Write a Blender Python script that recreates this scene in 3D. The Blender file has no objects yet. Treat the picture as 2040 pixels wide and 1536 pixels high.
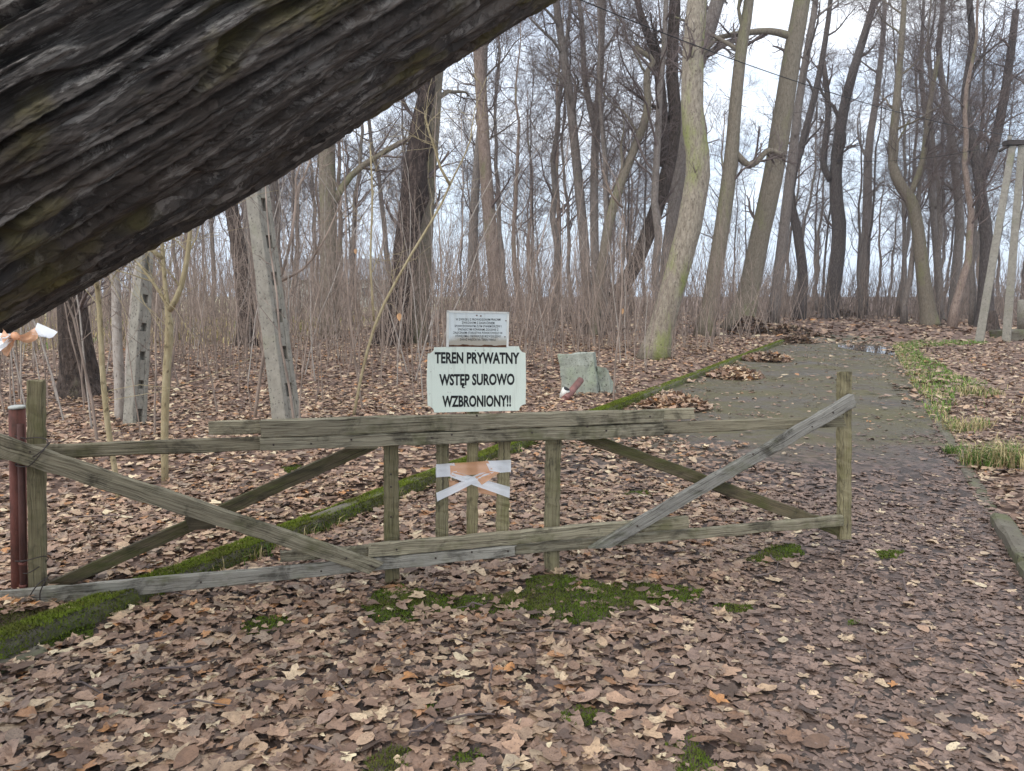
import bpy, math, random
import numpy as np
from mathutils import Vector, Matrix

random.seed(7)
RNG = np.random.default_rng(11)
R = math.radians
SC = bpy.context.scene
COL = SC.collection

# ------------------------------------------------------------------ camera, sky, sun, exposure
F_PX, CX, CY = 1533.0, 1020.0, 768.0            # focal length and centre measured on the photograph
PITCH, CAM_H = R(6.8), 1.6
cam = bpy.data.cameras.new('camera')
cam_ob = bpy.data.objects.new('camera', cam); COL.objects.link(cam_ob)
cam_ob.location = (0, 0, CAM_H); cam_ob.rotation_euler = (R(90) - PITCH, 0, 0)
cam.sensor_width = 36; cam.lens = F_PX / 2040 * 36
cam.clip_end = 2000; cam.clip_start = 0.05
SC.camera = cam_ob

SUN_EL, SUN_AZ = R(42), R(215)                  # high and soft, behind the camera to the left
w = bpy.data.worlds.new('World'); SC.world = w; w.use_nodes = True
nt = w.node_tree; nt.nodes.clear()
out = nt.nodes.new('ShaderNodeOutputWorld'); bg = nt.nodes.new('ShaderNodeBackground')
sky = nt.nodes.new('ShaderNodeTexSky'); sky.sky_type = 'NISHITA'; sky.sun_disc = False
sky.sun_elevation = SUN_EL; sky.sun_rotation = SUN_AZ; sky.air_density = 1.0; sky.dust_density = 0.6
tc = nt.nodes.new('ShaderNodeTexCoord'); mp = nt.nodes.new('ShaderNodeMapping'); mp.inputs['Scale'].default_value = (1, 1, 3.2)
nz = nt.nodes.new('ShaderNodeTexNoise'); nz.inputs['Scale'].default_value = 2.6; nz.inputs['Detail'].default_value = 6
cr = nt.nodes.new('ShaderNodeValToRGB'); cr.color_ramp.elements[0].position = 0.34; cr.color_ramp.elements[1].position = 0.60
cr.color_ramp.elements[0].color = (0.35, 0.35, 0.35, 1); cr.color_ramp.elements[1].color = (1, 1, 1, 1)
mx = nt.nodes.new('ShaderNodeMix'); mx.data_type = 'RGBA'
cl = nt.nodes.new('ShaderNodeTexNoise'); cl.inputs['Scale'].default_value = 5; cl.inputs['Detail'].default_value = 5
cc = nt.nodes.new('ShaderNodeValToRGB')
cc.color_ramp.elements[0].color = (5.5, 5.9, 6.6, 1); cc.color_ramp.elements[1].color = (7.6, 7.8, 8.1, 1)
L = nt.links.new
L(tc.outputs['Generated'], mp.inputs['Vector']); L(mp.outputs[0], nz.inputs['Vector']); L(mp.outputs[0], cl.inputs['Vector'])
L(nz.outputs['Fac'], cr.inputs['Fac']); L(cl.outputs['Fac'], cc.inputs['Fac'])
L(cr.outputs['Color'], mx.inputs['Factor']); L(sky.outputs[0], mx.inputs['A']); L(cc.outputs['Color'], mx.inputs['B'])
sz = nt.nodes.new('ShaderNodeSeparateXYZ'); L(tc.outputs['Generated'], sz.inputs[0])
hz = nt.nodes.new('ShaderNodeValToRGB'); hz.color_ramp.elements[0].position = 0.0; hz.color_ramp.elements[1].position = 0.30
hz.color_ramp.elements[0].color = (1, 1, 1, 1); hz.color_ramp.elements[1].color = (0, 0, 0, 1); L(sz.outputs[2], hz.inputs['Fac'])
mh = nt.nodes.new('ShaderNodeMix'); mh.data_type = 'RGBA'; L(hz.outputs['Color'], mh.inputs['Factor']); L(mx.outputs['Result'], mh.inputs['A'])
mh.inputs['B'].default_value = (4.6, 5.5, 6.7, 1)                 # low cloud-grey blue towards the horizon
L(mh.outputs['Result'], bg.inputs['Color']); bg.inputs['Strength'].default_value = 0.1
L(bg.outputs[0], out.inputs[0])

sun = bpy.data.lights.new('sun', 'SUN'); sun.energy = 1.0; sun.angle = R(60); sun.color = (1, 0.95, 0.88)
sun_ob = bpy.data.objects.new('sun', sun); COL.objects.link(sun_ob)
sd = Vector((math.sin(SUN_AZ) * math.cos(SUN_EL), math.cos(SUN_AZ) * math.cos(SUN_EL), math.sin(SUN_EL)))
sun_ob.rotation_euler = sd.to_track_quat('Z', 'Y').to_euler()
SC.view_settings.view_transform = 'Standard'; SC.view_settings.look = 'None'
SC.view_settings.exposure = 1.2; SC.view_settings.gamma = 1; SC.view_settings.use_curve_mapping = False
SC.cycles.use_denoising = True
SC.cycles.max_bounces = 5; SC.cycles.diffuse_bounces = 3; SC.cycles.transparent_max_bounces = 6

# ------------------------------------------------------------------ measuring: a ray of the photograph met with a plane of the place
SP, CP = math.sin(PITCH), math.cos(PITCH)
def ray(u, v):
    x, y = (u - CX) / F_PX, -(v - CY) / F_PX
    return np.array((x, CP + y * SP, -SP + y * CP))
def P(u, v, Y):
    d = ray(u, v); p = d * (Y / d[1]); p[2] += CAM_H; return p
def G(u, v, z=0.0):
    d = ray(u, v); t = (z - CAM_H) / d[2]; return np.array((d[0] * t, d[1] * t, z))
def px(w_, Y): return w_ * Y / F_PX

# ------------------------------------------------------------------ noise
def _hash(ix, iy, iz, s):
    n = (ix * 374761393 + iy * 668265263 + iz * 2147483647 + s * 974711) & 0xffffffff
    n = ((n ^ (n >> 13)) * 1274126177) & 0xffffffff
    return ((n ^ (n >> 16)) & 0xffff) / 65535.0
def vnoise(x, y, z, s=0):
    x, y, z = np.broadcast_arrays(np.asarray(x, float), np.asarray(y, float), np.asarray(z, float))
    ix, iy, iz = np.floor(x).astype(np.int64), np.floor(y).astype(np.int64), np.floor(z).astype(np.int64)
    fx, fy, fz = x - ix, y - iy, z - iz
    fx, fy, fz = [f * f * f * (f * (f * 6 - 15) + 10) for f in (fx, fy, fz)]
    def h(a, b, c): return _hash(ix + a, iy + b, iz + c, s)
    x00 = h(0,0,0) * (1-fx) + h(1,0,0) * fx; x10 = h(0,1,0) * (1-fx) + h(1,1,0) * fx
    x01 = h(0,0,1) * (1-fx) + h(1,0,1) * fx; x11 = h(0,1,1) * (1-fx) + h(1,1,1) * fx
    return (x00 * (1-fy) + x10 * fy) * (1-fz) + (x01 * (1-fy) + x11 * fy) * fz
def fbm(x, y, z=0, s=0, o=4):
    t, a, f = 0, 0.5, 1.0
    for k in range(o):
        t = t + a * vnoise(np.asarray(x) * f, np.asarray(y) * f, np.asarray(z) * f + 7.3 * k, s + k); a *= .5; f *= 2.03
    return t / (1 - .5 ** o)
def sstep(a, b, x):
    t = np.clip((x - a) / (b - a), 0, 1); return t * t * (3 - 2 * t)

# ------------------------------------------------------------------ meshes
def mesh(name, V, faces, mat=None, smooth=True, col=None, vec=None, midx=None):
    """V (n,3); faces: list of (m,k) int arrays."""
    me = bpy.data.meshes.new(name)
    V = np.ascontiguousarray(V, np.float32)
    me.vertices.add(len(V)); me.vertices.foreach_set('co', V.ravel())
    faces = [np.asarray(f, np.int32) for f in faces if len(f)]
    tot = np.concatenate([np.full(len(f), f.shape[1], np.int32) for f in faces])
    idx = np.concatenate([f.ravel() for f in faces])
    me.loops.add(len(idx)); me.loops.foreach_set('vertex_index', idx)
    me.polygons.add(len(tot))
    st = np.concatenate(([0], np.cumsum(tot)[:-1])).astype(np.int32)
    me.polygons.foreach_set('loop_start', st); me.polygons.foreach_set('loop_total', tot)
    me.polygons.foreach_set('use_smooth', np.full(len(tot), smooth, bool))
    if midx is not None: me.polygons.foreach_set('material_index', np.asarray(midx, np.int32))
    me.update(calc_edges=True)
    if col is not None:
        a = me.attributes.new('Col', 'FLOAT_COLOR', 'POINT')
        c = np.ones((len(V), 4), np.float32); c[:, :3] = col; a.data.foreach_set('color', c.ravel())
    if vec is not None:
        a = me.attributes.new('grain', 'FLOAT_VECTOR', 'POINT'); a.data.foreach_set('vector', np.ascontiguousarray(vec, np.float32).ravel())
    for m in (mat if isinstance(mat, (list, tuple)) else [mat]):
        if m: me.materials.append(m)
    return me
def link(name, me, parent=None, label=None, cat=None, group=None, kind=None, loc=None):
    o = bpy.data.objects.new(name, me); COL.objects.link(o)
    if parent: o.parent = parent
    if loc is not None: o.location = loc
    if label: o['label'] = label
    if cat: o['category'] = cat
    if group: o['group'] = group
    if kind: o['kind'] = kind
    return o
def thing(name, label, cat, loc=(0, 0, 0), group=None):
    return link(name, None, None, label, cat, group, None, loc)
def join(parts):
    V, Fs, n = [], {}, 0
    for v, fs in parts:
        V.append(v)
        for f in fs:
            f = np.asarray(f); Fs.setdefault(f.shape[1], []).append(f + n)
        n += len(v)
    return np.concatenate(V), [np.concatenate(x) for x in Fs.values()]

def tubes(pts, rad, sides, cap=False):
    """pts (N,K,3), rad (N,K) -> verts, quads"""
    pts = np.asarray(pts, float); rad = np.asarray(rad, float)
    N, K = pts.shape[:2]
    t = np.gradient(pts, axis=1); t /= np.linalg.norm(t, axis=2, keepdims=True) + 1e-9
    m = pts[:, -1] - pts[:, 0]; m /= np.linalg.norm(m, axis=1, keepdims=True) + 1e-9
    ref = np.where(np.abs(m[:, :1]) > .8, np.array([[0, 1., 0]]), np.array([[1., 0, 0]]))
    a = np.cross(t, ref[:, None, :]); a /= np.linalg.norm(a, axis=2, keepdims=True) + 1e-9
    b = np.cross(t, a)
    ang = np.arange(sides) * 2 * math.pi / sides
    V = pts[:, :, None, :] + rad[:, :, None, None] * (a[:, :, None, :] * np.cos(ang)[None, None, :, None] + b[:, :, None, :] * np.sin(ang)[None, None, :, None])
    base = (np.arange(N) * K * sides)[:, None, None]
    k = np.arange(K - 1)[None, :, None] * sides; s = np.arange(sides)[None, None, :]; s2 = (s + 1) % sides
    q = np.stack([base + k + s, base + k + s2, base + k + sides + s2, base + k + sides + s], -1).reshape(-1, 4)
    fs = [q]
    if cap and N == 1:
        fs.append(np.array([np.arange(sides)[::-1]])); fs.append(np.array([np.arange(sides) + (K - 1) * sides]))
    return V.reshape(-1, 3), fs
def tube1(points, radii, sides=8, cap=True):
    points = np.asarray(points, float); radii = np.broadcast_to(np.asarray(radii, float), (len(points),))
    return tubes(points[None], radii[None], sides, cap)
def catmull(p, n):
    p = np.asarray(p, float); q = np.vstack((2 * p[0] - p[1], p, 2 * p[-1] - p[-2]))
    m = len(p) - 1; t = np.linspace(0, m, n); i = np.minimum(t.astype(int), m - 1); f = (t - i)[:, None]
    a, b, c, d = q[i], q[i + 1], q[i + 2], q[i + 3]
    return .5 * (2 * b + (c - a) * f + (2 * a - 5 * b + 4 * c - d) * f ** 2 + (3 * b - a - 3 * c + d) * f ** 3)
def box(c, sx, sy, sz, rot=None):
    v = np.array([[x, y, z] for x in (-.5, .5) for y in (-.5, .5) for z in (-.5, .5)]) * (sx, sy, sz)
    if rot is not None: v = v @ np.asarray(rot).T
    f = [[0, 1, 3, 2], [4, 6, 7, 5], [0, 4, 5, 1], [2, 3, 7, 6], [0, 2, 6, 4], [1, 5, 7, 3]]
    return v + np.asarray(c), [np.array(f)]

# ------------------------------------------------------------------ materials
class MB:
    def __init__(s, name, rough=.8, spec=.3):
        s.m = bpy.data.materials.new(name); s.m.use_nodes = True; s.t = s.m.node_tree
        s.b = s.t.nodes['Principled BSDF']; s.b.inputs['Roughness'].default_value = rough; s.b.inputs['Specular IOR Level'].default_value = spec
    def n(s, typ, **k):
        x = s.t.nodes.new(typ)
        for a, b in k.items():
            if a.startswith('i_'):
                x.inputs[a[2:].replace('_', ' ')].default_value = b
            else: setattr(x, a, b)
        return x
    def l(s, a, b): s.t.links.new(a, b)
    def coord(s, kind='Object', scale=(1, 1, 1), attr=None):
        m = s.n('ShaderNodeMapping'); m.inputs['Scale'].default_value = scale
        if attr: s.l(s.n('ShaderNodeAttribute', attribute_name=attr).outputs['Vector'], m.inputs[0])
        elif kind == 'Position': s.l(s.n('ShaderNodeNewGeometry').outputs['Position'], m.inputs[0])
        else: s.l(s.n('ShaderNodeTexCoord').outputs[kind], m.inputs[0])
        return m.outputs[0]
    def noise(s, vec, scale=1, detail=4, rough=.55, dist=0):
        x = s.n('ShaderNodeTexNoise'); x.inputs['Scale'].default_value = scale; x.inputs['Detail'].default_value = detail
        x.inputs['Roughness'].default_value = rough; x.inputs['Distortion'].default_value = dist; s.l(vec, x.inputs['Vector']); return x.outputs['Fac']
    def ramp(s, fac, stops, interp='LINEAR'):
        x = s.n('ShaderNodeValToRGB'); e = x.color_ramp; e.interpolation = interp
        while len(e.elements) < len(stops): e.elements.new(.5)
        for el, (p, c) in zip(e.elements, stops):
            el.position = p; el.color = (*c, 1) if isinstance(c, tuple) else (c, c, c, 1)
        s.l(fac, x.inputs['Fac']); return x.outputs['Color']
    def mix(s, fac, a, b, mode='MIX'):
        x = s.n('ShaderNodeMix', data_type='RGBA', blend_type=mode)
        for v, k in ((fac, 'Factor'), (a, 'A'), (b, 'B')):
            if isinstance(v, (int, float)): x.inputs[k].default_value = v
            elif isinstance(v, tuple): x.inputs[k].default_value = (*v, 1)
            else: s.l(v, x.inputs[k])
        return x.outputs['Result']
    def math(s, op, a, b=0.0):
        x = s.n('ShaderNodeMath', operation=op)
        for i, v in enumerate((a, b)):
            if isinstance(v, (int, float)): x.inputs[i].default_value = v
            else: s.l(v, x.inputs[i])
        return x.outputs[0]
    def bump(s, h, strength=.5, dist=.02):
        x = s.n('ShaderNodeBump'); x.inputs['Strength'].default_value = strength; x.inputs['Distance'].default_value = dist
        s.l(h, x.inputs['Height']); s.l(x.outputs[0], s.b.inputs['Normal'])
    def color(s, c):
        if isinstance(c, tuple): s.b.inputs['Base Color'].default_value = (*c, 1)
        else: s.l(c, s.b.inputs['Base Color'])
        return s
    def rnd(s): return s.n('ShaderNodeObjectInfo').outputs['Random']

def mat_wood(name, pale, dark, algae, amt):
    M = MB(name, .85, .2)
    g = M.coord(attr='grain', scale=(1, 1, 1))
    mp2 = M.n('ShaderNodeMapping'); mp2.inputs['Scale'].default_value = (4, 130, 130); M.l(g, mp2.inputs[0])
    off = M.n('ShaderNodeVectorMath', operation='ADD'); M.l(mp2.outputs[0], off.inputs[0])
    cv = M.n('ShaderNodeCombineXYZ'); r10 = M.math('MULTIPLY', M.rnd(), 53.0)
    for i in range(3): M.l(r10, cv.inputs[i])
    M.l(cv.outputs[0], off.inputs[1])
    gr = M.noise(off.outputs[0], 1, 5, .65, .6)
    a2 = M.n('ShaderNodeVectorMath', operation='ADD'); M.l(g, a2.inputs[0]); M.l(cv.outputs[0], a2.inputs[1])
    big = M.noise(a2.outputs[0], 3.5, 4, .6); mid = M.noise(a2.outputs[0], 14, 4, .6)
    c = M.ramp(gr, [(.28, dark), (.5, tuple(.6 * p + .4 * d for p, d in zip(pale, dark))), (.72, pale)])
    am = M.ramp(M.math('ADD', big, M.math('MULTIPLY', mid, .3)), [(.72 - amt, 0.0), (.95 - amt, 1.0)])
    c = M.mix(M.math('MULTIPLY', am, .75), c, M.mix(gr, tuple(.5 * x for x in algae), algae))
    sp_ = M.n('ShaderNodeMapping'); sp_.inputs['Scale'].default_value = (1.1, 42, 42); M.l(off.outputs[0], sp_.inputs[0]); sp_.inputs['Scale'].default_value = (.22, .42, .42)
    ln_ = M.noise(sp_.outputs[0], 1, 2, .5, .2); spl = M.ramp(ln_, [(.484, 0.0), (.497, 1.0), (.503, 1.0), (.516, 0.0)])
    c = M.mix(M.math('MULTIPLY', spl, .8), c, (.025, .02, .016))                 # drying splits along the grain
    # dark rot stains with their own outline
    st = M.ramp(M.noise(a2.outputs[0], 5.2, 5, .7, .4), [(.52, 0.0), (.64, 1.0)])
    c = M.mix(M.math('MULTIPLY', M.math('MULTIPLY', st, M.ramp(gr, [(.35, 1.0), (.65, .35)])), .9), c, (.03, .026, .02))
    c = M.mix(1.0, c, M.ramp(M.math('FRACT', M.math('MULTIPLY', M.rnd(), 7.31)), [(0.0, (.82, .80, .76)), (.5, (1.0, 1.0, 1.0)), (1.0, (1.22, 1.18, 1.08))]), 'MULTIPLY')   # every board aged in its own way
    M.color(c); M.bump(gr, .8, .007); return M.m
def mat_bark(name, c1, c2, c3, moss=None, moss_amt=.0, sc=1.0, bump=.6):
    M = MB(name, .9, .15)
    v = M.coord('Object', (15 * sc, 15 * sc, 4.5 * sc)); v2 = M.coord('Object', (1.3, 1.3, .5))
    f = M.noise(v, 1.4, 6, .65, .5); b = M.noise(v2, 1, 4, .6)
    c = M.ramp(f, [(.3, c1), (.52, c2), (.72, c3)])
    if moss:
        mm = M.ramp(M.math('ADD', b, M.math('MULTIPLY', f, .25)), [(.70 - moss_amt, 0.0), (.86 - moss_amt, 1.0)])
        c = M.mix(mm, c, moss)
    k = M.noise(M.coord('Object', (26 * sc, 26 * sc, 13 * sc)), 1.2, 3, .6); c = M.mix(M.ramp(k, [(.60, 0.0), (.67, .75)]), c, tuple(.45 * x for x in c1))
    c = M.mix(M.ramp(k, [(.30, .5), (.38, 0.0)]), c, tuple(min(1, 1.2 * x) for x in c3))
    M.color(c); M.bump(M.math('ADD', f, k), bump, .04); return M.m
def mat_plain(name, c, rough=.7, spec=.3, var=.25, scale=12, bump=.0):
    M = MB(name, rough, spec); f = M.noise(M.coord('Object'), scale, 4)
    M.color(M.ramp(f, [(.3, tuple(x * (1 - var) for x in c)), (.7, tuple(min(1, x * (1 + var)) for x in c))]))
    if bump: M.bump(f, bump, .01)
    return M.m

WOOD = mat_wood('weathered_wood', (.41, .375, .27), (.085, .068, .048), (.15, .15, .07), .06)
WOOD_G = mat_wood('algae_green_wood', (.30, .27, .165), (.12, .10, .06), (.18, .175, .075), .08)
WOOD_B = mat_wood('silvery_wood', (.36, .35, .315), (.15, .14, .12), (.15, .16, .08), .04)
WOOD_D = mat_wood('damp_dark_wood', (.15, .125, .08), (.05, .042, .03), (.085, .095, .03), .14)
BARK_BEIGE = mat_bark('smooth_beige_bark', (.15, .122, .095), (.28, .24, .185), (.39, .345, .28), (.23, .25, .085), .07)
BARK_OLIVE = mat_bark('olive_bark', (.125, .105, .08), (.20, .17, .128), (.26, .225, .175), (.19, .185, .095), .04)
BARK_GREY = mat_bark('grey_brown_bark', (.115, .097, .084), (.20, .17, .148), (.28, .245, .215), (.15, .15, .08), -.04)
BARK_DARK = mat_bark('dark_fissured_bark', (.022, .017, .014), (.075, .056, .046), (.15, .118, .10), (.09, .095, .045), -.05, 1.0, 1.0)
BARK_TORN = mat_bark('torn_blackish_bark', (.012, .009, .008), (.05, .036, .03), (.135, .10, .085), None, 0, .55, 1.0)
BARK_BLACK = mat_bark('blackish_bark', (.045, .037, .033), (.10, .083, .075), (.165, .14, .128), (.11, .11, .06), -.05, 1.0, .8)
BARK_PINK = mat_bark('pinkish_bark', (.14, .10, .08), (.25, .19, .155), (.33, .265, .22), (.17, .17, .08), .02)
TWIG = mat_plain('twig_bark', (.15, .118, .108), .9, .1, .3, 3)
TWIG_L = mat_plain('pale_twig_bark', (.19, .15, .125), .9, .1, .3, 3)
SAPL = mat_plain('sapling_bark', (.28, .22, .18), .85, .15, .5, 2.2)
SAPL_Y = mat_bark('yellowish_sapling_bark', (.24, .19, .11), (.36, .30, .18), (.42, .36, .24), None, 0, 1.0, .2)
SAPL_G = mat_bark('pale_grey_sapling_bark', (.26, .22, .19), (.36, .32, .28), (.44, .40, .36), None, 0, 1.0, .2)

def mat_concrete(name, a, b, lichen, amt):
    M = MB(name, .9, .2); v = M.coord('Object')
    f = M.noise(v, 9, 6, .65); g = M.noise(v, 2.2, 4)
    c = M.ramp(f, [(.3, a), (.7, b)]); c = M.mix(M.ramp(g, [(.58 - amt, 0.0), (.75 - amt, .8)]), c, lichen)
    pit = M.ramp(M.noise(v, 38, 3), [(.32, 0.0), (.40, 1.0)])
    M.color(M.mix(pit, tuple(.45 * x for x in a), c)); M.bump(M.math('ADD', f, pit), .5, .012); return M.m
CONC_LICHEN = mat_concrete('lichen_concrete', (.22, .23, .19), (.40, .42, .36), (.27, .32, .21), .12)
CONC = mat_concrete('grey_concrete', (.20, .185, .155), (.31, .29, .245), (.21, .21, .14), .04)
CONC_MOSS = mat_concrete('mossy_concrete', (.12, .105, .08), (.20, .18, .14), (.11, .125, .045), .14)
def mat_rust():
    M = MB('rusty_red_pipe', .75, .3); v = M.coord('Object', (1, 1, .35))
    f = M.noise(v, 14, 5, .65); g = M.noise(v, 3, 4)
    c = M.ramp(f, [(.3, (.05, .025, .018)), (.5, (.15, .055, .042)), (.75, (.25, .10, .075))])
    M.color(M.mix(M.ramp(g, [(.5, 0.0), (.7, .7)]), c, (.30, .12, .10))); M.bump(f, .3, .004); return M.m
RUST = mat_rust()
WIRE = mat_plain('rusty_wire', (.04, .03, .025), .6, .4)
NAIL = mat_plain('rusty_nail', (.045, .032, .025), .6, .4)
CABLE = mat_plain('black_cable', (.02, .02, .022), .6, .3)
BLACK = mat_plain('black_lettering', (.012, .013, .012), .5, .3, .1)

LEAF_COLS = np.array([(.44, .295, .205), (.38, .235, .17), (.29, .175, .125), (.20, .115, .08), (.30, .215, .17), (.135, .08, .058),
                      (.56, .41, .29), (.43, .20, .085), (.075, .048, .038), (.34, .22, .175), (.66, .53, .38)])
LEAF_COLS = LEAF_COLS * np.array((1.10, 1.13, 1.02))
LEAF_P = np.array([.16, .16, .14, .12, .10, .10, .08, .03, .05, .05, .02]); LEAF_P /= LEAF_P.sum()
def mat_leaf(name, from_attr=True):
    M = MB(name, .55, .4)
    if from_attr: c = M.n('ShaderNodeAttribute', attribute_name='Col').outputs['Color']
    else:
        cum = np.concatenate(([0], np.cumsum(LEAF_P)[:-1]))
        c = M.ramp(M.rnd(), [(float(p), tuple(map(float, q))) for p, q in zip(cum, LEAF_COLS)], 'CONSTANT')
    v = M.coord('Position'); f = M.noise(v, 55, 4, .6); f2 = M.noise(v, 16, 3)
    c = M.mix(1.0, c, M.ramp(f, [(.25, .78), (.75, 1.3)]), 'MULTIPLY')
    c = M.mix(M.ramp(f2, [(.52, 0.0), (.72, .55)]), c, (.12, .078, .06))
    f3 = M.noise(v, 150, 2, .5); c = M.mix(M.ramp(f3, [(.60, 0.0), (.68, .6)]), c, (.07, .045, .035))
    M.color(c); M.bump(f, .6, .006); return M.m
LEAF = mat_leaf('fallen_leaves'); LEAF1 = mat_leaf('single_fallen_leaf', False)
def mat_moss(name, a, b):
    M = MB(name, .95, .1); f = M.noise(M.coord('Position'), 30, 4); g = M.noise(M.coord('Position'), 4, 3)
    c = M.ramp(f, [(.3, a), (.7, b)]); M.color(M.mix(M.ramp(g, [(.45, 0.0), (.7, .7)]), c, (.10, .085, .03))); return M.m
MOSS = mat_moss('green_moss', (.045, .075, .008), (.12, .17, .022))
MOSS_BR = mat_moss('bright_kerb_moss', (.075, .105, .011), (.20, .25, .032))
def mat_grass():
    M = MB('grass_blades', .7, .25); c = M.n('ShaderNodeAttribute', attribute_name='Col').outputs['Color']; M.color(c); return M.m
GRASS = mat_grass()

# ------------------------------------------------------------------ the lie of the land
KA, KB = G(470, 1130), G(1560, 684)             # foot of the mossy kerb, left side of the path
KD = (KB - KA)[:2]; KD /= np.linalg.norm(KD); KN = np.array((-KD[1], KD[0]))    # KN points left, into the wood
RA, RB = G(1990, 1075), G(1790, 715)            # right edge of the path
RD = (RB - RA)[:2]; RD /= np.linalg.norm(RD); RN = np.array((RD[1], -RD[0]))    # points right
def left_of_kerb(x, y): return (x - KA[0]) * KN[0] + (y - KA[1]) * KN[1]
def right_of_path(x, y): return (x - RA[0]) * RN[0] + (y - RA[1]) * RN[1]
def hgt(x, y):
    x = np.asarray(x, float); y = np.asarray(y, float)
    d = np.hypot(x, y); e = .03 + .012 * d
    sl, sr = left_of_kerb(x, y), right_of_path(x, y)
    m = sstep(e, e + .35, sl); n = sstep(e, e + .4, sr)
    far = sstep(26, 34, y)
    h = m * (.085 + .08 * (fbm(x * .45, y * .45, 0, 3) - .5) + .22 * sstep(8, 25, d) * (fbm(x * .12, y * .12, 0, 5) - .45))
    h += n * (.07 + .10 * (fbm(x * .5, y * .5, 0, 4) - .5))
    return h + far * (1 - np.maximum(m, n)) * .03 * fbm(x * .5, y * .5, 0, 8)

def ground_sheet():
    gy = np.concatenate((np.linspace(-6, 1, 12), np.linspace(1.1, 9, 90), np.geomspace(9.1, 48, 90), np.geomspace(49, 420, 24)))
    gf = np.geomspace(12.2, 420, 26); gx = np.concatenate((-gf[::-1], np.linspace(-12, 12, 191), gf))
    X, Y = np.meshgrid(gx, gy); Z = hgt(X, Y)
    V = np.stack((X, Y, Z), -1).reshape(-1, 3); ny, nx = X.shape
    i = np.arange(ny - 1)[:, None] * nx + np.arange(nx - 1)[None]
    q = np.stack((i, i + 1, i + nx + 1, i + nx), -1).reshape(-1, 4)
    M = MB('leafy_ground', .9, .15); v = M.coord('Position')
    vo = M.n('ShaderNodeTexVoronoi'); vo.inputs['Scale'].default_value = 9; M.l(v, vo.inputs['Vector'])
    sep = M.n('ShaderNodeSeparateColor'); M.l(vo.outputs['Color'], sep.inputs[0])
    c = M.ramp(sep.outputs[0], [(0.0, (.10, .065, .05)), (.3, (.20, .135, .105)), (.55, (.32, .22, .17)), (.8, (.24, .165, .135)), (1.0, (.44, .32, .24))], 'CONSTANT')
    c = M.mix(M.ramp(M.noise(v, 26, 4), [(.35, 0.0), (.65, .5)]), c, (.12, .08, .06))
    # the open straw-coloured clearing far to the left
    sx = M.n('ShaderNodeSeparateXYZ'); M.l(M.n('ShaderNodeNewGeometry').outputs['Position'], sx.inputs[0])
    mm = M.math('ADD', M.math('MULTIPLY', sx.outputs[0], -.06), M.math('MULTIPLY', sx.outputs[1], .05))
    mm = M.math('ADD', mm, M.math('MULTIPLY', M.noise(v, .35, 4), .8))
    lx = M.math('LESS_THAN', sx.outputs[0], -6.5)
    k = M.math('MULTIPLY', M.ramp(mm, [(.0, 0.0), (1.0, 1.0)]), lx)
    k = M.ramp(M.math('SUBTRACT', mm, 1.9), [(.0, 0.0), (.6, 1.0)]); k = M.math('MULTIPLY', k, lx)
    c = M.mix(k, c, M.ramp(M.noise(v, 5, 5), [(.3, (.30, .26, .13)), (.7, (.50, .44, .27))]))
    M.color(c); M.bump(vo.outputs['Distance'], .5, .03)
    return link('ground', mesh('ground', V, [q], M.m), kind='structure')
ground = ground_sheet()

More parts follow.
